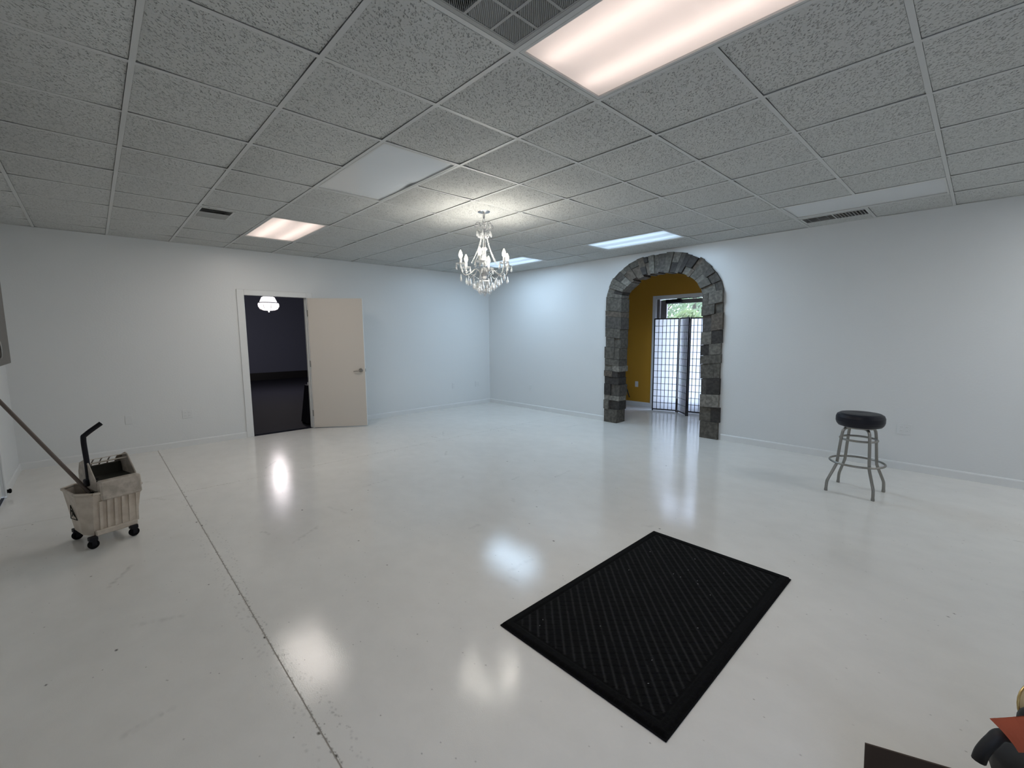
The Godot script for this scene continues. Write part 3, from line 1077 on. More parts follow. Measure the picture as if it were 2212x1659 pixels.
func register(at: Vector3, w: float, d: float, label: String, open_side := 1.0) -> void:
	# two-way supply register: half the blades lean one way and half the other
	var o := thing("air_vent", at, label, "vent")
	duct_boot(o, w / 2 - 0.012, d / 2 - 0.012, 0.0, 0.27)
	var f := mb()
	for s in [-1.0, 1.0]:
		box(f, Vector3(minf(s * w / 2, s * (w / 2 - 0.015)), -0.005, -d / 2), Vector3(maxf(s * w / 2, s * (w / 2 - 0.015)), 0.0, d / 2))
		box(f, Vector3(-w / 2 + 0.015, -0.005, minf(s * d / 2, s * (d / 2 - 0.015))), Vector3(w / 2 - 0.015, 0.0, maxf(s * d / 2, s * (d / 2 - 0.015))))
	box(f, Vector3(-w / 2 + 0.015, -0.005, -0.004), Vector3(w / 2 - 0.015, 0.0, 0.004))
	part("frame", f, M.tee, o)
	var n := int(d / 0.03)
	for i in n:
		var z := -d / 2 + 0.02 + (d - 0.04) * (i + 0.5) / n
		if absf(z) < 0.012 or (z * open_side > 0.0 and i % 3 != 1):
			continue
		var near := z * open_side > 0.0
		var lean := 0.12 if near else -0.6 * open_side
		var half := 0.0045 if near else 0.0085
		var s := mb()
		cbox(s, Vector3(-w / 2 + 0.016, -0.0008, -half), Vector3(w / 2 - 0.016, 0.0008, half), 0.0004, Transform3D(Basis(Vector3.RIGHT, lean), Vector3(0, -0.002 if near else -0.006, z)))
		part("slat", s, M.slat if near else M.vent, o)  # open half takes the darker tone as painted shade

func build_ceiling_fittings() -> void:
	M.lens = mat(lin(0.72, 0.74, 0.74), 0.30)
	M.lens.backlight_enabled = true
	M.lens.backlight = Color(1, 1, 1)
	M.lens_off = mat(lin(0.76, 0.78, 0.79), 0.2, 0.0, 0.65)
	M.lens_off.backlight_enabled = true
	M.lens_off.backlight = Color(0.35, 0.35, 0.35)
	var warm := Color(1.0, 0.97, 0.94)
	var cool := Color(0.78, 0.895, 1.0)
	troffer(2, -2, true, warm, 1.05, "large lit warm white ceiling panel nearest the camera", "lit ceiling panels")
	troffer(2, 6, true, warm, 1.15, "lit pinkish ceiling panel in front of the open door", "lit ceiling panels")
	troffer(8, 2, true, cool, 1.75, "lit bluish ceiling panel in front of the stone arch", "lit ceiling panels")
	troffer(8, 6, true, cool, 1.65, "lit bluish ceiling panel in the far corner behind the chandelier", "lit ceiling panels")
	troffer(8, -6, true, Color(0.96, 0.985, 1.0), 1.8, "lit ceiling panel behind the camera on the right", "lit ceiling panels")
	troffer(2, 2, false, warm, 0.0, "unlit ceiling panel with a crooked lens left of the chandelier", "unlit ceiling panels", true)
	troffer(8, -2, false, warm, 0.0, "unlit ceiling panel near the right wall above the stool", "unlit ceiling panels")
	register(Vector3(1.0, CEIL + 0.0015, -5.42), 0.29, 0.40, "small dark ceiling vent left of the pinkish lit panel")
	register(Vector3(5.90, CEIL + 0.0015, -1.19), 0.27, 0.58, "ceiling vent beside the unlit panel near the right wall", -1.0)
	# slotted return grille next to the nearest lit panel
	var c := Vector3(GX + T * 1.5, CEIL, GZ + T * 0.5)
	var o := thing("return_grille", c, "grey slotted ceiling grille beside the nearest lit panel", "vent")
	var hw := T / 2 - 0.013
	duct_boot(o, hw, hw, 0.03, 0.30)
	var f := mb()
	for s in [-1.0, 1.0]:
		box(f, Vector3(minf(s * hw, s * (hw - 0.02)), 0.001, -hw), Vector3(maxf(s * hw, s * (hw - 0.02)), 0.03, hw))
		box(f, Vector3(-hw + 0.02, 0.001, minf(s * hw, s * (hw - 0.02))), Vector3(hw - 0.02, 0.03, maxf(s * hw, s * (hw - 0.02))))
	part("frame", f, M.vent, o)
	var q := (hw - 0.02) * 2 / 4
	for i in 4:
		for j in 4:
			var x0 := -hw + 0.02 + q * i
			var z0 := -hw + 0.02 + q * j
			var s := mb()
			box(s, Vector3(x0, 0.002, z0), Vector3(x0 + q, 0.012, z0 + 0.006))
			box(s, Vector3(x0, 0.002, z0 + q - 0.006), Vector3(x0 + q, 0.012, z0 + q))
			box(s, Vector3(x0, 0.002, z0 + 0.006), Vector3(x0 + 0.006, 0.012, z0 + q - 0.006))
			box(s, Vector3(x0 + q - 0.006, 0.002, z0 + 0.006), Vector3(x0 + q, 0.012, z0 + q - 0.006))
			# fine fins, set on the diagonal; one panel's fins stand upright and open to the duct
			var k := -q
			while k < q:
				var a := Vector2(maxf(0.0, k), maxf(0.0, -k))
				var ln := q - absf(k) - 0.004
				if ln > 0.02:
					var lean := 0.15 if (i == 1 and j == 0) else 0.9
					var mid := Vector3(x0 + a.x + ln / 2, 0.006, z0 + q - a.y - ln / 2)
					var bas := Basis(Vector3.UP, PI / 4) * Basis(Vector3.RIGHT, lean)
					cbox(s, Vector3(-ln * 0.707, -0.004, -0.0006), Vector3(ln * 0.707, 0.004, 0.0006), 0.0003, Transform3D(bas, mid))
				k += 0.0105
			var g := part("fin_panel", s, M.vent, o)
			g.set_meta("kind", "stuff")

# ------------------------------------------------------------------ chandelier
func drop_mesh(len: float, r: float) -> ArrayMesh:
	var st := mb()
	lathe(st, [Vector2(0, 0), Vector2(r * 0.25, -len * 0.08), Vector2(r * 0.6, -len * 0.4), Vector2(r, -len * 0.72), Vector2(r * 0.7, -len * 0.92), Vector2(0, -len)], 6)
	return st.commit()

func bead_string(st: SurfaceTool, pts: Array, r: float) -> void:
	for p in pts:
		blob(st, p, Vector3(r, r, r), 0.0, 1, 6, 4)

func build_chandelier() -> void:
	var at := Vector3(2.954, 0, -3.523)
	var o := thing("chandelier", at, "crystal chandelier with six lit candle bulbs hanging from the ceiling", "chandelier")
	var cp := mb()
	lathe(cp, [Vector2(0, 2.7295), Vector2(0.066, 2.7295), Vector2(0.068, 2.722), Vector2(0.058, 2.712), Vector2(0.03, 2.704), Vector2(0.014, 2.698), Vector2(0.011, 2.665), Vector2(0.006, 2.655), Vector2(0, 2.654)], 28)
	part("canopy", cp, M.chrome, o)
	var lk := mb()
	var rp := []
	for i in 25:
		rp.append(Vector3(cos(TAU * i / 24) * 0.012, 2.637 + sin(TAU * i / 24) * 0.019, 0))
	tube(lk, rp, 0.0028, 6, false)
	part("chain_link", lk, M.chrome, o)
	var rod := mb()
	tube(rod, [Vector3(0, 2.62, 0), Vector3(0, 2.02, 0)], 0.006, 10)
	lathe(rod, [Vector2(0, 2.585), Vector2(0.013, 2.58), Vector2(0.017, 2.55), Vector2(0.010, 2.53), Vector2(0.008, 2.52), Vector2(0, 2.52)], 14)
	part("rod", rod, M.chrome, o)
	# glass column: vase and dishes round the rod
	var col := mb()
	lathe(col, [Vector2(0.007, 2.375), Vector2(0.028, 2.37), Vector2(0.033, 2.355), Vector2(0.018, 2.335), Vector2(0.014, 2.30), Vector2(0.03, 2.27), Vector2(0.034, 2.24), Vector2(0.02, 2.20), Vector2(0.012, 2.18), Vector2(0.007, 2.178)], 14)
	part("glass_column", col, M.crystal, o)
	var hub := mb()
	lathe(hub, [Vector2(0, 2.175), Vector2(0.03, 2.17), Vector2(0.052, 2.145), Vector2(0.055, 2.12), Vector2(0.035, 2.085), Vector2(0.014, 2.06), Vector2(0.010, 2.02), Vector2(0, 2.015)], 18)
	part("hub", hub, M.chrome, o)
	var low := mb()
	lathe(low, [Vector2(0.012, 2.05), Vector2(0.05, 2.045), Vector2(0.062, 2.03), Vector2(0.04, 2.008), Vector2(0.012, 1.995)], 16)
	part("lower_dish", low, M.crystal, o)
	var fin := mb()
	blob(fin, Vector3(0, 1.935, 0), Vector3(0.021, 0.03, 0.021), 0.0, 1, 8, 6)
	tube(fin, [Vector3(0, 2.0, 0), Vector3(0, 1.96, 0)], 0.003, 6)
	part("finial", fin, M.crystal, o)
	var small := drop_mesh(0.055, 0.0110)
	var long := drop_mesh(0.078, 0.0135)
	var toward := atan2(-at.x, -at.z)
	for i in 6:
		var a := toward + deg_to_rad(-70.0 + 60.0 * i)
		var d := Vector3(sin(a), 0, cos(a))
		var sd := Vector3(cos(a), 0, -sin(a))
		# crown scroll
		var s := mb()
		tube(s, smooth_path([Vector3(0, 2.525, 0) + d * 0.010, Vector3(0, 2.535, 0) + d * 0.05, Vector3(0, 2.575, 0) + d * 0.098, Vector3(0, 2.612, 0) + d * 0.072, Vector3(0, 2.605, 0) + d * 0.045, Vector3(0, 2.585, 0) + d * 0.052]), 0.0042, 6)
		var sc := part("crown_scroll", s, M.chrome, o)
		part("crystal_drop", small, M.crystal, sc, Vector3(0, 2.530, 0) + d * 0.075)
		part("crystal_drop", small, M.crystal, sc, Vector3(0, 2.515, 0) + d * 0.035 + sd * 0.02)
		# bead strand from the crown down to the arm
		var bs := mb()
		var bp := []
		for k in 25:
			var t := float(k) / 24
			var r := lerpf(0.030, 0.135, pow(t, 1.6))
			bp.append(Vector3(0, lerpf(2.505, 2.215, t), 0) + d * r)
		bead_string(bs, bp, 0.0062)
		part("bead_strand", bs, M.crystal, o)
		# arm
		var am := mb()
		tube(am, smooth_path([Vector3(0, 2.12, 0) + d * 0.045, Vector3(0, 2.155, 0) + d * 0.09, Vector3(0, 2.11, 0) + d * 0.15, Vector3(0, 2.09, 0) + d * 0.205, Vector3(0, 2.125, 0) + d * 0.245, Vector3(0, 2.185, 0) + d * 0.25]), 0.0058, 8)
		var arm := part("arm", am, M.chrome, o)
		var c := d * 0.25
		var bo := mb()
		lathe(bo, [Vector2(0.008, 2.185), Vector2(0.030, 2.187), Vector2(0.050, 2.197), Vector2(0.053, 2.202), Vector2(0.048, 2.203), Vector2(0.028, 2.193), Vector2(0.008, 2.191)], 18, c)
		part("drip_dish", bo, M.crystal, arm)
		var ca := mb()
		lathe(ca, [Vector2(0, 2.186), Vector2(0.0125, 2.186), Vector2(0.0125, 2.252), Vector2(0.009, 2.256), Vector2(0, 2.256)], 14, c)
		part("candle_sleeve", ca, M.candle, arm)
		var bu := mb()
		lathe(bu, [Vector2(0, 2.252), Vector2(0.010, 2.253), Vector2(0.018, 2.268), Vector2(0.020, 2.284), Vector2(0.015, 2.306), Vector2(0.006, 2.327), Vector2(0, 2.334)], 14, c)
		part("candle_bulb", bu, M.bulb, arm)
		for k in 6:
			var e := TAU * k / 6 + a
			part("crystal_drop", small, M.crystal, arm, c + Vector3(cos(e) * 0.05, 2.197, sin(e) * 0.05))
		part("crystal_drop", long, M.crystal, arm, c + Vector3(0, 2.10, 0))
		# swag of beads to the next arm and pendants below
		var a2 := a + deg_to_rad(60.0)
		var c2 := Vector3(sin(a2), 0, cos(a2)) * 0.25
		var sw := mb()
		var sp := []
		for k in 15:
			var t := float(k) / 14
			sp.append(c.lerp(c2, t) * (1.0 - 0.25 * sin(PI * t)) + Vector3(0, 2.185 - 0.105 * sin(PI * t), 0))
		bead_string(sw, sp, 0.005)
		part("bead_swag", sw, M.crystal, o)
		var am2 := a + deg_to_rad(30.0)
		var dm := Vector3(sin(am2), 0, cos(am2))
		for w in [[0.17, 2.075], [0.115, 2.035], [0.06, 1.995]]:
			part("crystal_drop", long, M.crystal, o, Vector3(0, w[1], 0) + dm * w[0])
			part("crystal_drop", long, M.crystal, o, Vector3(0, w[1] - 0.012, 0) + d * (w[0] * 0.9))
		var lower := mb()
		var lp := []
		for k in 11:
			var t := float(k) / 10
			lp.append((dm * 0.17).lerp(dm * 0.012, t) + Vector3(0, lerpf(2.07, 1.965, t) - 0.05 * sin(PI * t), 0))
		bead_string(lower, lp, 0.0048)
		part("bead_strand", lower, M.crystal, o)
		var l := OmniLight3D.new()
		l.name = "candle_light"
		l.position = c + Vector3(0, 2.285, 0)
		l.light_color = Color(1.0, 0.98, 0.94)
		l.light_energy = 0.060
		l.light_size = 0.012
		l.omni_range = 20.0
		l.omni_attenuation = 2.0
		l.shadow_enabled = true
		o.add_child(l)
	part("crystal_drop", long, M.crystal, o, Vector3(0, 1.962, 0))

# ------------------------------------------------------------------ folding screen
func build_screen() -> void:
	var o := thing("folding_screen", Vector3(7.85, 0, -3.8), "black lattice and white paper folding screen before the glass door", "screen")
	var runs := [[Vector2(7.84, -4.33), Vector2(7.965, -3.885)], [Vector2(7.965, -3.875), Vector2(7.70, -3.575)], [Vector2(7.715, -3.555), Vector2(7.985, -3.74)], [Vector2(8.0, -3.72), Vector2(8.05, -3.275)]]
	for r in runs:
		var a := Vector3(r[0].x - 7.85, 0, r[0].y + 3.8)
		var b := Vector3(r[1].x - 7.85, 0, r[1].y + 3.8)
		var w := (b - a).length()
		var u := (b - a) / w
		var xf := Transform3D(Basis(u, Vector3.UP, u.cross(Vector3.UP)), a)
		var p := Node3D.new()
		p.name = "panel"
		o.add_child(p, true)
		p.transform = xf
		var hgt := 1.775
		var fw := 0.022
		for f in [[Vector3(0.002, 0.0, -0.011), Vector3(fw, hgt, 0.011)], [Vector3(w - fw, 0.0, -0.011), Vector3(w - 0.002, hgt, 0.011)], [Vector3(fw, hgt - fw, -0.010), Vector3(w - fw, hgt, 0.010)], [Vector3(fw, 0.02, -0.010), Vector3(w - fw, 0.02 + fw, 0.010)]]:
			var s := mb()
			cbox(s, f[0], f[1], 0.002)
			part("frame_bar", s, M.lacquer, p)
		var pa := mb()
		quad(pa, Vector3(fw, 0.02 + fw, 0.001), Vector3(w - fw, 0.02 + fw, 0.001), Vector3(w - fw, hgt - fw, 0.001), Vector3(fw, hgt - fw, 0.001), Vector3(0, 0, 1))
		part("paper", pa, M.paper, p)
		for i in 5:
			var x := fw + (w - 2 * fw) * (i + 1) / 6.0
			var s := mb()
			box(s, Vector3(x - 0.004, 0.042, -0.006), Vector3(x + 0.004, hgt - fw, 0.006))
			part("lattice_bar", s, M.lacquer, p)
		for i in 13:
			var y := 0.042 + (hgt - fw - 0.042) * (i + 1) / 14.0
			var s := mb()
			box(s, Vector3(fw, y - 0.0035, -0.005), Vector3(w - fw, y + 0.0035, 0.005))
			part("lattice_bar", s, M.lacquer, p)

# ------------------------------------------------------------------ outside the glass door
func build_outside() -> void:
	var st := mb()
	box(st, Vector3(8.3, -0.2, -40), Vector3(60, -0.02, 30))
	single("pavement", st, M.concrete, "pale pavement outside the glass door", "pavement", "", "structure")
	st = mb()
	box(st, Vector3(-40, -0.2, -16), Vector3(-0.86, -0.02, 20))
	single("pavement", st, M.concrete, "pale pavement outside the window beside the camera", "pavement", "", "structure")
	var spots := [[Vector3(16.5, 0, -9.2), 5.0, 0], [Vector3(20.5, 0, -9.4), 6.4, 2], [Vector3(13.2, 0, -6.2), 2.12, 1], [Vector3(25.2, 0, -11.2), 7.0, 0]]
	var labels := ["leafy tree outside, at the left of the glass door's top pane", "pale green tree outside, in the middle of the glass door's top pane", "low yellow-green bush outside, just above the folding screen", "farthest tall tree outside, at the right of the glass door's top pane"]
	for i in spots.size():
		var h: float = spots[i][1]
		var t := thing("tree", spots[i][0], labels[i], "tree", "trees outside the glass door")
		var tr := mb()
		tube(tr, smooth_path([Vector3.ZERO, Vector3(0.08, h * 0.25, 0.05), Vector3(-0.05, h * 0.5, 0.1), Vector3(0.1, h * 0.8, 0)]), 0.09, 8)
		for k in 9:
			var b0 := Vector3(0, h * rng.randf_range(0.2, 0.6), 0)
			var dr := Vector3(rng.randf_range(-1, 1), rng.randf_range(0.4, 1.2), rng.randf_range(-1, 1)).normalized()
			tube(tr, [b0, b0 + dr * h * 0.14, b0 + dr * h * 0.26 + Vector3(0, 0.1, 0)], [0.05, 0.035, 0.012], 6)
		part("trunk", tr, M.bark, t)
		var lf := mb()
		for k in 6500:
			var d := Vector3(rng.randf_range(-1, 1), rng.randf_range(-1, 1), rng.randf_range(-1, 1))
			if d.length() > 1.0:
				continue
			var c := Vector3(0, h * 0.58, 0) + d * Vector3(h * 0.30, h * 0.45, h * 0.30)
			var n := Vector3(rng.randf_range(-1, 1), rng.randf_range(-0.3, 1), rng.randf_range(-1, 1)).normalized()
			var s := n.cross(Vector3(0.3, 0.8, 0.5)).normalized()
			var u := s.cross(n)
			var ln := rng.randf_range(0.07, 0.13)
			var m0 := c + n * 0.012
			tri(lf, c - u * ln, c + s * ln * 0.4, m0, n, n, n)
			tri(lf, c + s * ln * 0.4, c + u * ln, m0, n, n, n)
			tri(lf, c + u * ln, c - s * ln * 0.4, m0, n, n, n)
			tri(lf, c - s * ln * 0.4, c - u * ln, m0, n, n, n)
		var f := part("foliage", lf, M.leaf[spots[i][2]], t)
		f.set_meta("kind", "stuff")

# ------------------------------------------------------------------ bar stool
func build_stool() -> void:
	var o := thing("bar_stool", Vector3(5.13, 0, -0.72), "round black vinyl bar stool with dull metal legs by the right wall", "stool", "", "", deg_to_rad(-5.0))
	var s := mb()
	lathe(s, [Vector2(0, 0.748), Vector2(0.10, 0.752), Vector2(0.155, 0.748), Vector2(0.176, 0.735), Vector2(0.185, 0.712), Vector2(0.185, 0.675), Vector2(0.178, 0.650), Vector2(0.165, 0.632), Vector2(0.15, 0.628), Vector2(0, 0.628)], 40)
	part("seat", s, M.navy_vinyl, o)
	var sw := mb()
	lathe(sw, [Vector2(0, 0.627), Vector2(0.12, 0.627), Vector2(0.12, 0.612), Vector2(0, 0.612)], 24)
	part("seat_plate", sw, M.steel, o)
	for i in 4:
		var a := PI / 4 + PI / 2 * i
		var d := Vector3(cos(a), 0, sin(a))
		var l := mb()
		var path := smooth_path([d * 0.06 + Vector3(0, 0.613, 0), d * 0.105 + Vector3(0, 0.610, 0), d * 0.135 + Vector3(0, 0.59, 0), d * 0.147 + Vector3(0, 0.545, 0), d * 0.160 + Vector3(0, 0.42, 0), d * 0.172 + Vector3(0, 0.285, 0), d * 0.182 + Vector3(0, 0.245, 0), d * 0.235 + Vector3(0, 0.125, 0), d * 0.248 + Vector3(0, 0.085, 0), d * 0.252 + Vector3(0, 0.012, 0)], 4)
		tube(l, path, 0.0125, 12)
		var leg := part("leg", l, M.steel, o)
		var f := mb()
		lathe(f, [Vector2(0, 0.0), Vector2(0.014, 0.0), Vector2(0.0148, 0.012), Vector2(0.0135, 0.024), Vector2(0, 0.024)], 12, d * 0.252)
		part("foot_cap", f, M.steel, leg)
	for r in [[0.140, 0.505], [0.208, 0.285]]:
		var g := mb()
		tube(g, ring_path(Vector3(0, r[1], 0), r[0], 40), 0.0095, 10, false)
		part("foot_ring", g, M.steel, o)

# ------------------------------------------------------------------ floor mat
func build_mat() -> void:
	var x0 := 1.415; var x1 := 2.975; var z0 := -1.603; var z1 := -0.685
	var c := Vector3((x0 + x1) / 2, 0, (z0 + z1) / 2)
	var o := thing("door_mat", c, "large black rectangular mat with a raised diamond pattern on the floor", "mat")
	var hx := (x1 - x0) / 2
	var hz := (z1 - z0) / 2
	var b := mb()
	cbox(b, Vector3(-hx, 0.0, -hz), Vector3(hx, 0.007, hz), 0.002)
	part("rubber_base", b, M.rubber, o)
	# pile: a height field of ribs in a diamond lattice inside a plain border
	var m := mat(Color.WHITE, 0.95, 0.0, 0.2)
	m.vertex_color_use_as_albedo = true
	m.rim_enabled = true
	m.rim = 0.04
	bump(m, 0.2, 0.25, 3.0, 77)
	m.uv1_world_triplanar = true
	var st := mb()
	st.set_smooth_group(0)
	var nx := 264
	var nz := 156
	var ix := hx - 0.006
	var iz := hz - 0.006
	var ns := FastNoiseLite.new()
	ns.seed = 8; ns.frequency = 40.0
	var hs := []
	var cs := []
	for i in nx + 1:
		var hr := []
		var cr := []
		for j in nz + 1:
			var x := lerpf(-ix, ix, float(i) / nx)
			var z := lerpf(-iz, iz, float(j) / nz)
			var e := minf(ix - absf(x), iz - absf(z))
			var y := 0.021
			var k := 0.009
			if e < 0.010:
				y = lerpf(0.008, 0.021, sqrt(e / 0.010))
			elif e > 0.045 and e < 0.058:
				y = 0.0165
				k = 0.006
			elif e >= 0.058:
				var p := (x + z) / 0.040 / sqrt(2.0)
				var q := (x - z) / 0.040 / sqrt(2.0)
				var dp := absf(p - roundf(p))
				var dq := absf(q - roundf(q))
				if dp < 0.09:
					y = 0.0196
					k = 0.034
				elif dq < 0.10:
					y = 0.0178
					k = 0.005
				elif dp < 0.2:
					y = 0.0188
					k = 0.011
				else:
					y = 0.0183 + 0.0008 * ns.get_noise_2d(x, z)
					k = 0.0085
			k *= 0.78
			k *= 1.0 + 0.35 * ns.get_noise_2d(x * 1.7 + 9.0, z * 1.7)
			hr.append(y); cr.append(Color(k, k, k * 1.02))
		hs.append(hr); cs.append(cr)
	for i in nx:
		for j in nz:
			for t in [[0, 0, 1, 0, 1, 1], [0, 0, 1, 1, 0, 1]]:
				var v := []
				for k in 3:
					var ii: int = i + t[k * 2]
					var jj: int = j + t[k * 2 + 1]
					v.append([Vector3(lerpf(-ix, ix, float(ii) / nx), hs[ii][jj], lerpf(-iz, iz, float(jj) / nz)), cs[ii][jj]])
				for k in 3:
					st.set_color(v[k][1])
					st.add_vertex(v[k][0])
	st.index()
	st.generate_normals()
	part("pile", st, m, o)
	# bits of lint
	var lint := mb()
	for i in 16:
		var p := Vector3(rng.randf_range(-hx + 0.05, hx - 0.05), 0.0235, rng.randf_range(-hz + 0.05, hz - 0.05))
		var a := rng.randf() * TAU
		tube(lint, [p, p + Vector3(cos(a) * 0.006, 0.001, sin(a) * 0.006)], 0.0008, 4)
	var ln := part("lint", lint, M.white_paper, o)
	ln.set_meta("kind", "stuff")

# ------------------------------------------------------------------ mop bucket
func build_bucket_and_mop() -> void:
	# local x runs along the ribbed side, local z away from it to the back
	var turn := atan2(0.29, 0.957)
	var o := thing("mop_bucket", Vector3(-0.114, 0, -4.247), "dirty beige wheeled mop bucket with wringer and black lever", "bucket", "", "", turn)
	# local: +x = u, -z = v
	var bot := [Vector2(0.015, 0.02), Vector2(0.26, 0.005), Vector2(0.265, 0.30), Vector2(0.04, 0.33), Vector2(-0.015, 0.28), Vector2(-0.02, 0.10)]
	var top := [Vector2(0.02, -0.02), Vector2(0.30, -0.025), Vector2(0.305, 0.36), Vector2(0.03, 0.385), Vector2(-0.045, 0.33), Vector2(-0.05, 0.08)]
	var yb := 0.085
	var yt := 0.395
	var w := mb()
	var n := bot.size()
	for i in n:
		var k := (i + 1) % n
		var a := Vector3(bot[i].x, yb, -bot[i].y); var b := Vector3(bot[k].x, yb, -bot[k].y)
		var c := Vector3(top[k].x, yt, -top[k].y); var d := Vector3(top[i].x, yt, -top[i].y)
		var nn := (c - a).cross(d - b).normalized()
		if nn.dot((a + b) / 2 - Vector3(0.12, yb, -0.16)) < 0:
			nn = -nn
		quad(w, a, b, c, d, nn)
		# inner skin
		var s := -nn * 0.006
		s.y = 0
		quad(w, a + s, b + s, c + s, d + s, -nn)
		tri(w, Vector3(0.12, yb, -0.16), a, b, Vector3.DOWN, Vector3.DOWN, Vector3.DOWN)
		tri(w, Vector3(0.12, yb + 0.01, -0.16), a + s + Vector3(0, 0.01, 0), b + s + Vector3(0, 0.01, 0), Vector3.UP, Vector3.UP, Vector3.UP)
	part("tub", w, M.plastic, o)
	var rim := mb()
	var rp := []
	for i in n + 1:
		rp.append(Vector3(top[i % n].x, yt, -top[i % n].y))
	for i in n:
		tube(rim, [rp[i], rp[i + 1]], 0.010, 8)
	part("rim", rim, M.plastic, o)
	# ribs on the long side
	for i in 6:
		var x := 0.045 + 0.042 * i
		var r := mb()
		hexa(r, [Vector3(x, 0.115, -0.02), Vector3(x + 0.022, 0.115, -0.02), Vector3(x + 0.002, 0.335, 0.0), Vector3(x + 0.024, 0.335, 0.0), Vector3(x + 0.003, 0.115, -0.002), Vector3(x + 0.019, 0.115, -0.002), Vector3(x + 0.005, 0.335, 0.028), Vector3(x + 0.021, 0.335, 0.028)])
		part("rib", r, M.plastic, o)
	var sk := mb()
	cbox(sk, Vector3(0.02, 0.082, -0.016), Vector3(0.265, 0.122, 0.006), 0.006)
	part("skirt", sk, M.plastic, o)
	# warning mark on the end panel: a triangle with a slipping figure
	var en := Vector3(-0.975, -0.13, 0.18).normalized()
	var mk := mb()
	var eu := Vector3(0.02, 0, 0.20).normalized()
	var ev := Vector3(-0.10, 1, 0).normalized()
	var ec := Vector3(-0.0395, 0.245, -0.18)
	for e in [[Vector2(-0.045, -0.05), Vector2(0.045, -0.05)], [Vector2(0.045, -0.05), Vector2(0.0, 0.06)], [Vector2(0.0, 0.06), Vector2(-0.045, -0.05)], [Vector2(-0.018, -0.03), Vector2(0.004, 0.0)], [Vector2(0.004, 0.0), Vector2(-0.004, 0.022)], [Vector2(0.004, 0.0), Vector2(0.022, -0.026)], [Vector2(-0.016, 0.012), Vector2(0.014, 0.012)]]:
		tube(mk, [ec + eu * e[0].x + ev * e[0].y + en * 0.003, ec + eu * e[1].x + ev * e[1].y + en * 0.003], 0.0028, 5)
	part("warning_mark", mk, M.near_black, o)
	# wringer housing hung over the long side
	var wb := mb()
	cbox(wb, Vector3(0.060, 0.335, -0.03), Vector3(0.300, 0.475, 0.042), 0.010)
	var wr := part("wringer", wb, M.wringer, o)
	var well := mb()
	box(well, Vector3(0.075, 0.40, -0.30), Vector3(0.295, 0.455, -0.031))
	part("wringer_well", well, M.near_black, wr)  # solid near-black block in the open well
	# curved back shell with slots, sides
	var prev := []
	var shell := mb()
	for k in 9:
		var t := float(k) / 8
		var yy := 0.44 + 0.165 * sin(t * PI * 0.5)
		var zz := -0.335 + 0.07 * (1.0 - cos(t * PI * 0.5)) + 0.10 * t * t
		prev.append(Vector2(yy, zz))
	for k in 8:
		var a: Vector2 = prev[k]; var b: Vector2 = prev[k + 1]
		for sg in [[0.070, 0.078], [0.118, 0.126], [0.166, 0.174], [0.214, 0.222], [0.262, 0.298]] if (k > 2 and k < 7) else [[0.070, 0.298]]:
			hexa(shell, [Vector3(sg[0], a.x, a.y), Vector3(sg[1], a.x, a.y), Vector3(sg[0], b.x, b.y), Vector3(sg[1], b.x, b.y), Vector3(sg[0], a.x, a.y + 0.006), Vector3(sg[1], a.x, a.y + 0.006), Vector3(sg[0], b.x, b.y + 0.006), Vector3(sg[1], b.x, b.y + 0.006)])
	part("wringer_back", shell, M.wringer, wr)
	for x in [0.062, 0.298]:
		var side := mb()
		var outl := [Vector2(0.40, -0.335), Vector2(0.50, -0.335), Vector2(0.57, -0.30), Vector2(0.607, -0.20), Vector2(0.595, -0.16), Vector2(0.54, -0.11), Vector2(0.48, -0.055), Vector2(0.40, -0.03)]
		for i in range(1, outl.size() - 1):
			for s in [[x - 0.004, Vector3.LEFT], [x + 0.004, Vector3.RIGHT]]:
				tri(side, Vector3(s[0], outl[0].x, outl[0].y), Vector3(s[0], outl[i].x, outl[i].y), Vector3(s[0], outl[i + 1].x, outl[i + 1].y), s[1], s[1], s[1])
		for i in outl.size():
			var p: Vector2 = outl[i]; var q: Vector2 = outl[(i + 1) % outl.size()]
			tube(side, [Vector3(x, p.x, p.y), Vector3(x, q.x, q.y)], 0.006, 6)
		part("wringer_side", side, M.wringer, wr)
	var bar := mb()
	tube(bar, [Vector3(0.07, 0.577, -0.165), Vector3(0.295, 0.577, -0.165)], 0.006, 8)
	part("press_bar", bar, M.wringer, wr)
	var pr := mb()
	hexa(pr, [Vector3(0.08, 0.44, -0.27), Vector3(0.29, 0.44, -0.27), Vector3(0.08, 0.53, -0.29), Vector3(0.29, 0.53, -0.29), Vector3(0.08, 0.44, -0.25), Vector3(0.29, 0.44, -0.25), Vector3(0.08, 0.53, -0.275), Vector3(0.29, 0.53, -0.275)])
	part("press_plate", pr, M.near_black, wr)
	# lever
	var lv := mb()
	tube(lv, smooth_path([Vector3(0.062, 0.455, -0.165), Vector3(0.062, 0.60, -0.165), Vector3(0.058, 0.765, -0.165), Vector3(0.075, 0.80, -0.165), Vector3(0.165, 0.865, -0.165)], 6), 0.0165, 12)
	var lever := part("wringer_lever", lv, M.black, o)
	var yk := mb()
	cbox(yk, Vector3(0.035, 0.42, -0.19), Vector3(0.062, 0.47, -0.14), 0.006)
	tube(yk, [Vector3(0.055, 0.455, -0.165), Vector3(0.11, 0.452, -0.150)], 0.012, 8)
	part("lever_yoke", yk, M.black, lever)
	# pouring spout and carrying grip at the far end
	var gp := mb()
	tube(gp, smooth_path([Vector3(0.300, 0.39, -0.05), Vector3(0.33, 0.40, -0.08), Vector3(0.33, 0.40, -0.22), Vector3(0.300, 0.39, -0.26)]), 0.008, 8)
	part("grip", gp, M.plastic, o)
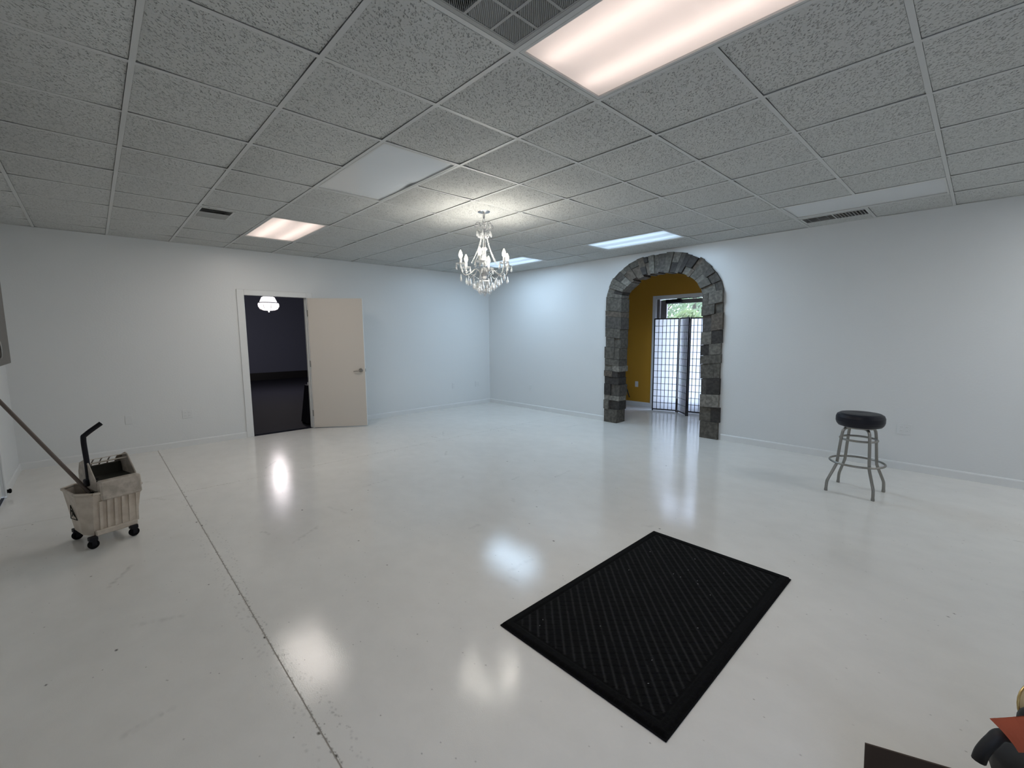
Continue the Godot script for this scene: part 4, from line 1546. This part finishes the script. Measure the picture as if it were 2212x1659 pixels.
	# four casters
	for p in [Vector2(0.0, 0.0), Vector2(0.235, 0.0), Vector2(0.0, 0.30), Vector2(0.235, 0.30)]:
		var c := Vector3(p.x, 0, -p.y)
		var f := mb()
		cbox(f, c + Vector3(-0.024, 0.058, -0.022), c + Vector3(0.024, 0.088, 0.022), 0.004)
		for s in [-0.018, 0.018]:
			cbox(f, c + Vector3(-0.012, 0.024, s - 0.0025), c + Vector3(0.014, 0.062, s + 0.0025), 0.001)
		var ca := part("caster", f, M.black, o)
		var wh := mb()
		lathe(wh, [Vector2(0, -0.014), Vector2(0.026, -0.014), Vector2(0.032, -0.008), Vector2(0.032, 0.008), Vector2(0.026, 0.014), Vector2(0, 0.014)], 20, c + Vector3(0, 0.032, 0), Basis(Vector3.RIGHT, PI / 2))
		part("wheel", wh, M.rubber, ca)
	# the mop standing in the bucket, its handle against the left wall
	var p0 := Vector3(-0.115, 0.375, -4.44)
	var p1 := Vector3(-0.511, 1.051, -4.75)
	var dr := (p1 - p0).normalized()
	var tip := p0 + dr * ((-0.695 - p0.x) / dr.x)
	var m := thing("mop", p0, "mop with a long wooden handle leaning out of the bucket", "mop")
	var hd := mb()
	tube(hd, [Vector3.ZERO - dr * 0.10, tip - p0], 0.0125, 12)
	part("handle", hd, M.wood, m)
	var cl := mb()
	tube(cl, [-dr * 0.10, -dr * 0.02], 0.02, 10)
	part("clamp", cl, M.near_black, m)
	var ya := mb()
	for i in 26:
		var a := rng.randf() * TAU
		var b := -dr * 0.09
		var e := Vector3(cos(a) * rng.randf_range(0.02, 0.055) + 0.02, -0.25, sin(a) * rng.randf_range(0.02, 0.055))
		tube(ya, smooth_path([b, b.lerp(e, 0.5) + Vector3(cos(a), 0, sin(a)) * 0.02, e], 4), 0.006, 6)
	part("yarn", ya, M.yarn, m)

# ------------------------------------------------------------------ wall cabinet at the left edge
func build_cabinet() -> void:
	var o := thing("wall_cabinet", Vector3(XW, 1.325, -3.9), "brown wall cabinet cut off by the left edge of the picture", "cabinet")
	var b := mb()
	cbox(b, Vector3(0.0, 0.0, -0.73), Vector3(0.275, 0.76, 0.75), 0.003)
	part("body", b, M.cabinet, o)
	for z in [-0.73, 0.012]:
		var d := mb()
		cbox(d, Vector3(0.277, 0.003, z), Vector3(0.297, 0.757, z + 0.735), 0.003)
		var dr := part("door", d, M.cabinet, o)
		var k := mb()
		tube(k, smooth_path([Vector3(0.297, 0.06, z + 0.69), Vector3(0.325, 0.065, z + 0.69), Vector3(0.325, 0.155, z + 0.69), Vector3(0.297, 0.16, z + 0.69)]), 0.005, 8)
		part("handle", k, M.steel, dr)

# ------------------------------------------------------------------ outlets
func outlet(at: Vector3, n: Vector3, w: float, label: String, blank := false) -> void:
	var o := thing("wall_outlet", at, label, "outlet", "painted wall outlets")
	o.rotation.y = atan2(n.x, n.z)
	var p := mb()
	cbox(p, Vector3(-w / 2, -0.0575, 0.0), Vector3(w / 2, 0.0575, 0.006), 0.002)
	part("cover_plate", p, M.plate, o)
	var xs := [0.0] if w < 0.1 else [-0.023, 0.023]
	for x in xs:
		if blank:
			break
		for y in [-0.02, 0.02]:
			var s := mb()
			cbox(s, Vector3(x - 0.0165, y - 0.014, 0.006), Vector3(x + 0.0165, y + 0.014, 0.008), 0.003)
			var so := part("socket", s, M.plate, o)
			var sl := mb()
			for k in [-0.006, 0.006]:
				box(sl, Vector3(x + k - 0.001, y - 0.002, 0.0081), Vector3(x + k + 0.001, y + 0.006, 0.0084))
			part("slots", sl, M.vent, so)

func build_outlets() -> void:
	outlet(Vector3(0.254, 0.448, ZN), Vector3(0, 0, 1), 0.07, "white blank plate on the wall above the mop bucket", true)
	outlet(Vector3(0.865, 0.446, ZN), Vector3(0, 0, 1), 0.115, "double white outlet just left of the dark doorway")
	outlet(Vector3(5.33, 0.451, ZN), Vector3(0, 0, 1), 0.07, "single white outlet between the open door and the far corner")
	outlet(Vector3(5.955, 0.442, ZN), Vector3(0, 0, 1), 0.115, "double white outlet left of the far corner")
	outlet(Vector3(XE, 0.431, -6.145), Vector3(-1, 0, 0), 0.07, "white outlet between the far corner and the stone arch")
	outlet(Vector3(XE, 0.447, -0.504), Vector3(-1, 0, 0), 0.115, "double white outlet on the wall behind the bar stool")
	outlet(Vector3(8.12, 0.45, -4.84), Vector3(-1, 0, 0), 0.07, "white outlet on the mustard yellow wall")

# ------------------------------------------------------------------ things at the lower right edge
func build_corner_things() -> void:
	# open cardboard box near the camera, its far flap standing up
	var a := Vector3(1.492, 0, -0.139)
	var along_ := Vector3(0.40, 0, 0.917).normalized()
	var o := thing("cardboard_box", a, "open dark brown cardboard box at the lower right edge", "box", "", "", atan2(along_.x, along_.z))
	# local z runs along the flap, local -x towards the camera
	var b := mb()
	box(b, Vector3(-0.34, 0.0, 0.0), Vector3(0.0, 0.006, 0.45))
	box(b, Vector3(-0.005, 0.006, 0.0), Vector3(0.0, 0.22, 0.45))
	box(b, Vector3(-0.34, 0.006, 0.0), Vector3(-0.335, 0.22, 0.45))
	box(b, Vector3(-0.335, 0.006, 0.0), Vector3(-0.005, 0.22, 0.005))
	box(b, Vector3(-0.335, 0.006, 0.445), Vector3(-0.005, 0.22, 0.45))
	part("body", b, M.card, o)
	var f1 := mb()
	hexa(f1, [Vector3(-0.005, 0.22, 0.004), Vector3(0.0, 0.22, 0.004), Vector3(-0.004, 0.350, 0.0), Vector3(0.001, 0.350, 0.0), Vector3(-0.005, 0.22, 0.446), Vector3(0.0, 0.22, 0.446), Vector3(-0.004, 0.345, 0.45), Vector3(0.001, 0.345, 0.45)])
	part("flap", f1, M.card, o)
	var f2 := mb()
	hexa(f2, [Vector3(-0.34, 0.215, 0.004), Vector3(-0.34, 0.22, 0.004), Vector3(-0.48, 0.17, 0.0), Vector3(-0.48, 0.175, 0.0), Vector3(-0.34, 0.215, 0.446), Vector3(-0.34, 0.22, 0.446), Vector3(-0.48, 0.17, 0.45), Vector3(-0.48, 0.175, 0.45)])
	part("flap", f2, M.card, o)
	# black bag on the floor with a strap, a rust cloth and a gold-rimmed tin on top
	var g := thing("black_bag", Vector3(2.02, 0, 0.27), "black bag with a hanging strap at the lower right edge", "bag")
	var bd := mb()
	blob(bd, Vector3(0.02, 0.12, 0.02), Vector3(0.13, 0.12, 0.16), 0.25, 5, 24, 16)
	part("body", bd, M.bag, g)
	var sp := mb()
	tube(sp, smooth_path([Vector3(0.02, 0.21, -0.02), Vector3(-0.06, 0.26, -0.08), Vector3(-0.120, 0.290, -0.135), Vector3(-0.142, 0.270, -0.155), Vector3(-0.160, 0.235, -0.172), Vector3(-0.168, 0.205, -0.178)], 6), 0.017, 10)
	part("strap", sp, M.bag, g)
	var dm := mb()
	blob(dm, Vector3(-0.06, 0.315, -0.065), Vector3(0.045, 0.075, 0.045), 0.1, 6, 20, 12)
	part("top_pouch", dm, M.bag, g)
	# cloth
	var cl := mb()
	var nu := 14
	var pts := []
	var c0 := Vector3(1.823, 0.372, 0.103); var c1 := Vector3(1.99, 0.395, 0.270); var c2 := Vector3(1.892, 0.262, 0.169); var c3 := Vector3(1.955, 0.257, 0.23)
	for i in nu + 1:
		var row := []
		for j in nu + 1:
			var u := float(i) / nu
			var v := float(j) / nu
			var p := c0.lerp(c1, u).lerp(c2.lerp(c3, u), v)
			p += Vector3(-0.014, 0.004, 0.012) * (sin(PI * v) * (0.6 + 0.4 * sin(u * 9.0)))
			row.append(p)
		pts.append(row)
	for i in nu:
		for j in nu:
			var p: Array = [pts[i][j], pts[i + 1][j], pts[i + 1][j + 1], pts[i][j + 1]]
			var nn: Vector3 = (p[2] - p[0]).cross(p[3] - p[1]).normalized()
			if nn.dot(Vector3(-0.7, 0.5, 0.2)) < 0:
				nn = -nn
			quad(cl, p[0], p[1], p[2], p[3], nn)
			quad(cl, p[0] - nn * 0.003, p[1] - nn * 0.003, p[2] - nn * 0.003, p[3] - nn * 0.003, -nn)
	single("rust_cloth", cl, M.rust, "rust orange cloth draped over the black bag", "cloth")
	var ti := thing("round_tin", Vector3(2.035, 0.335, 0.26), "round tan tin with a gold rim behind the rust cloth", "tin")
	ti.basis = Basis(Vector3(0.6, 0, 0.8).normalized(), deg_to_rad(62.0))
	var tb := mb()
	lathe(tb, [Vector2(0, -0.03), Vector2(0.092, -0.03), Vector2(0.095, -0.026), Vector2(0.095, 0.03), Vector2(0.088, 0.030), Vector2(0.086, 0.026), Vector2(0, 0.026)], 36)
	part("drum", tb, M.tan, ti)
	for y in [-0.026, 0.028]:
		var rr := mb()
		tube(rr, ring_path(Vector3(0, y, 0), 0.095, 36), 0.004, 8, false)
		part("gold_rim", rr, M.gold, ti)
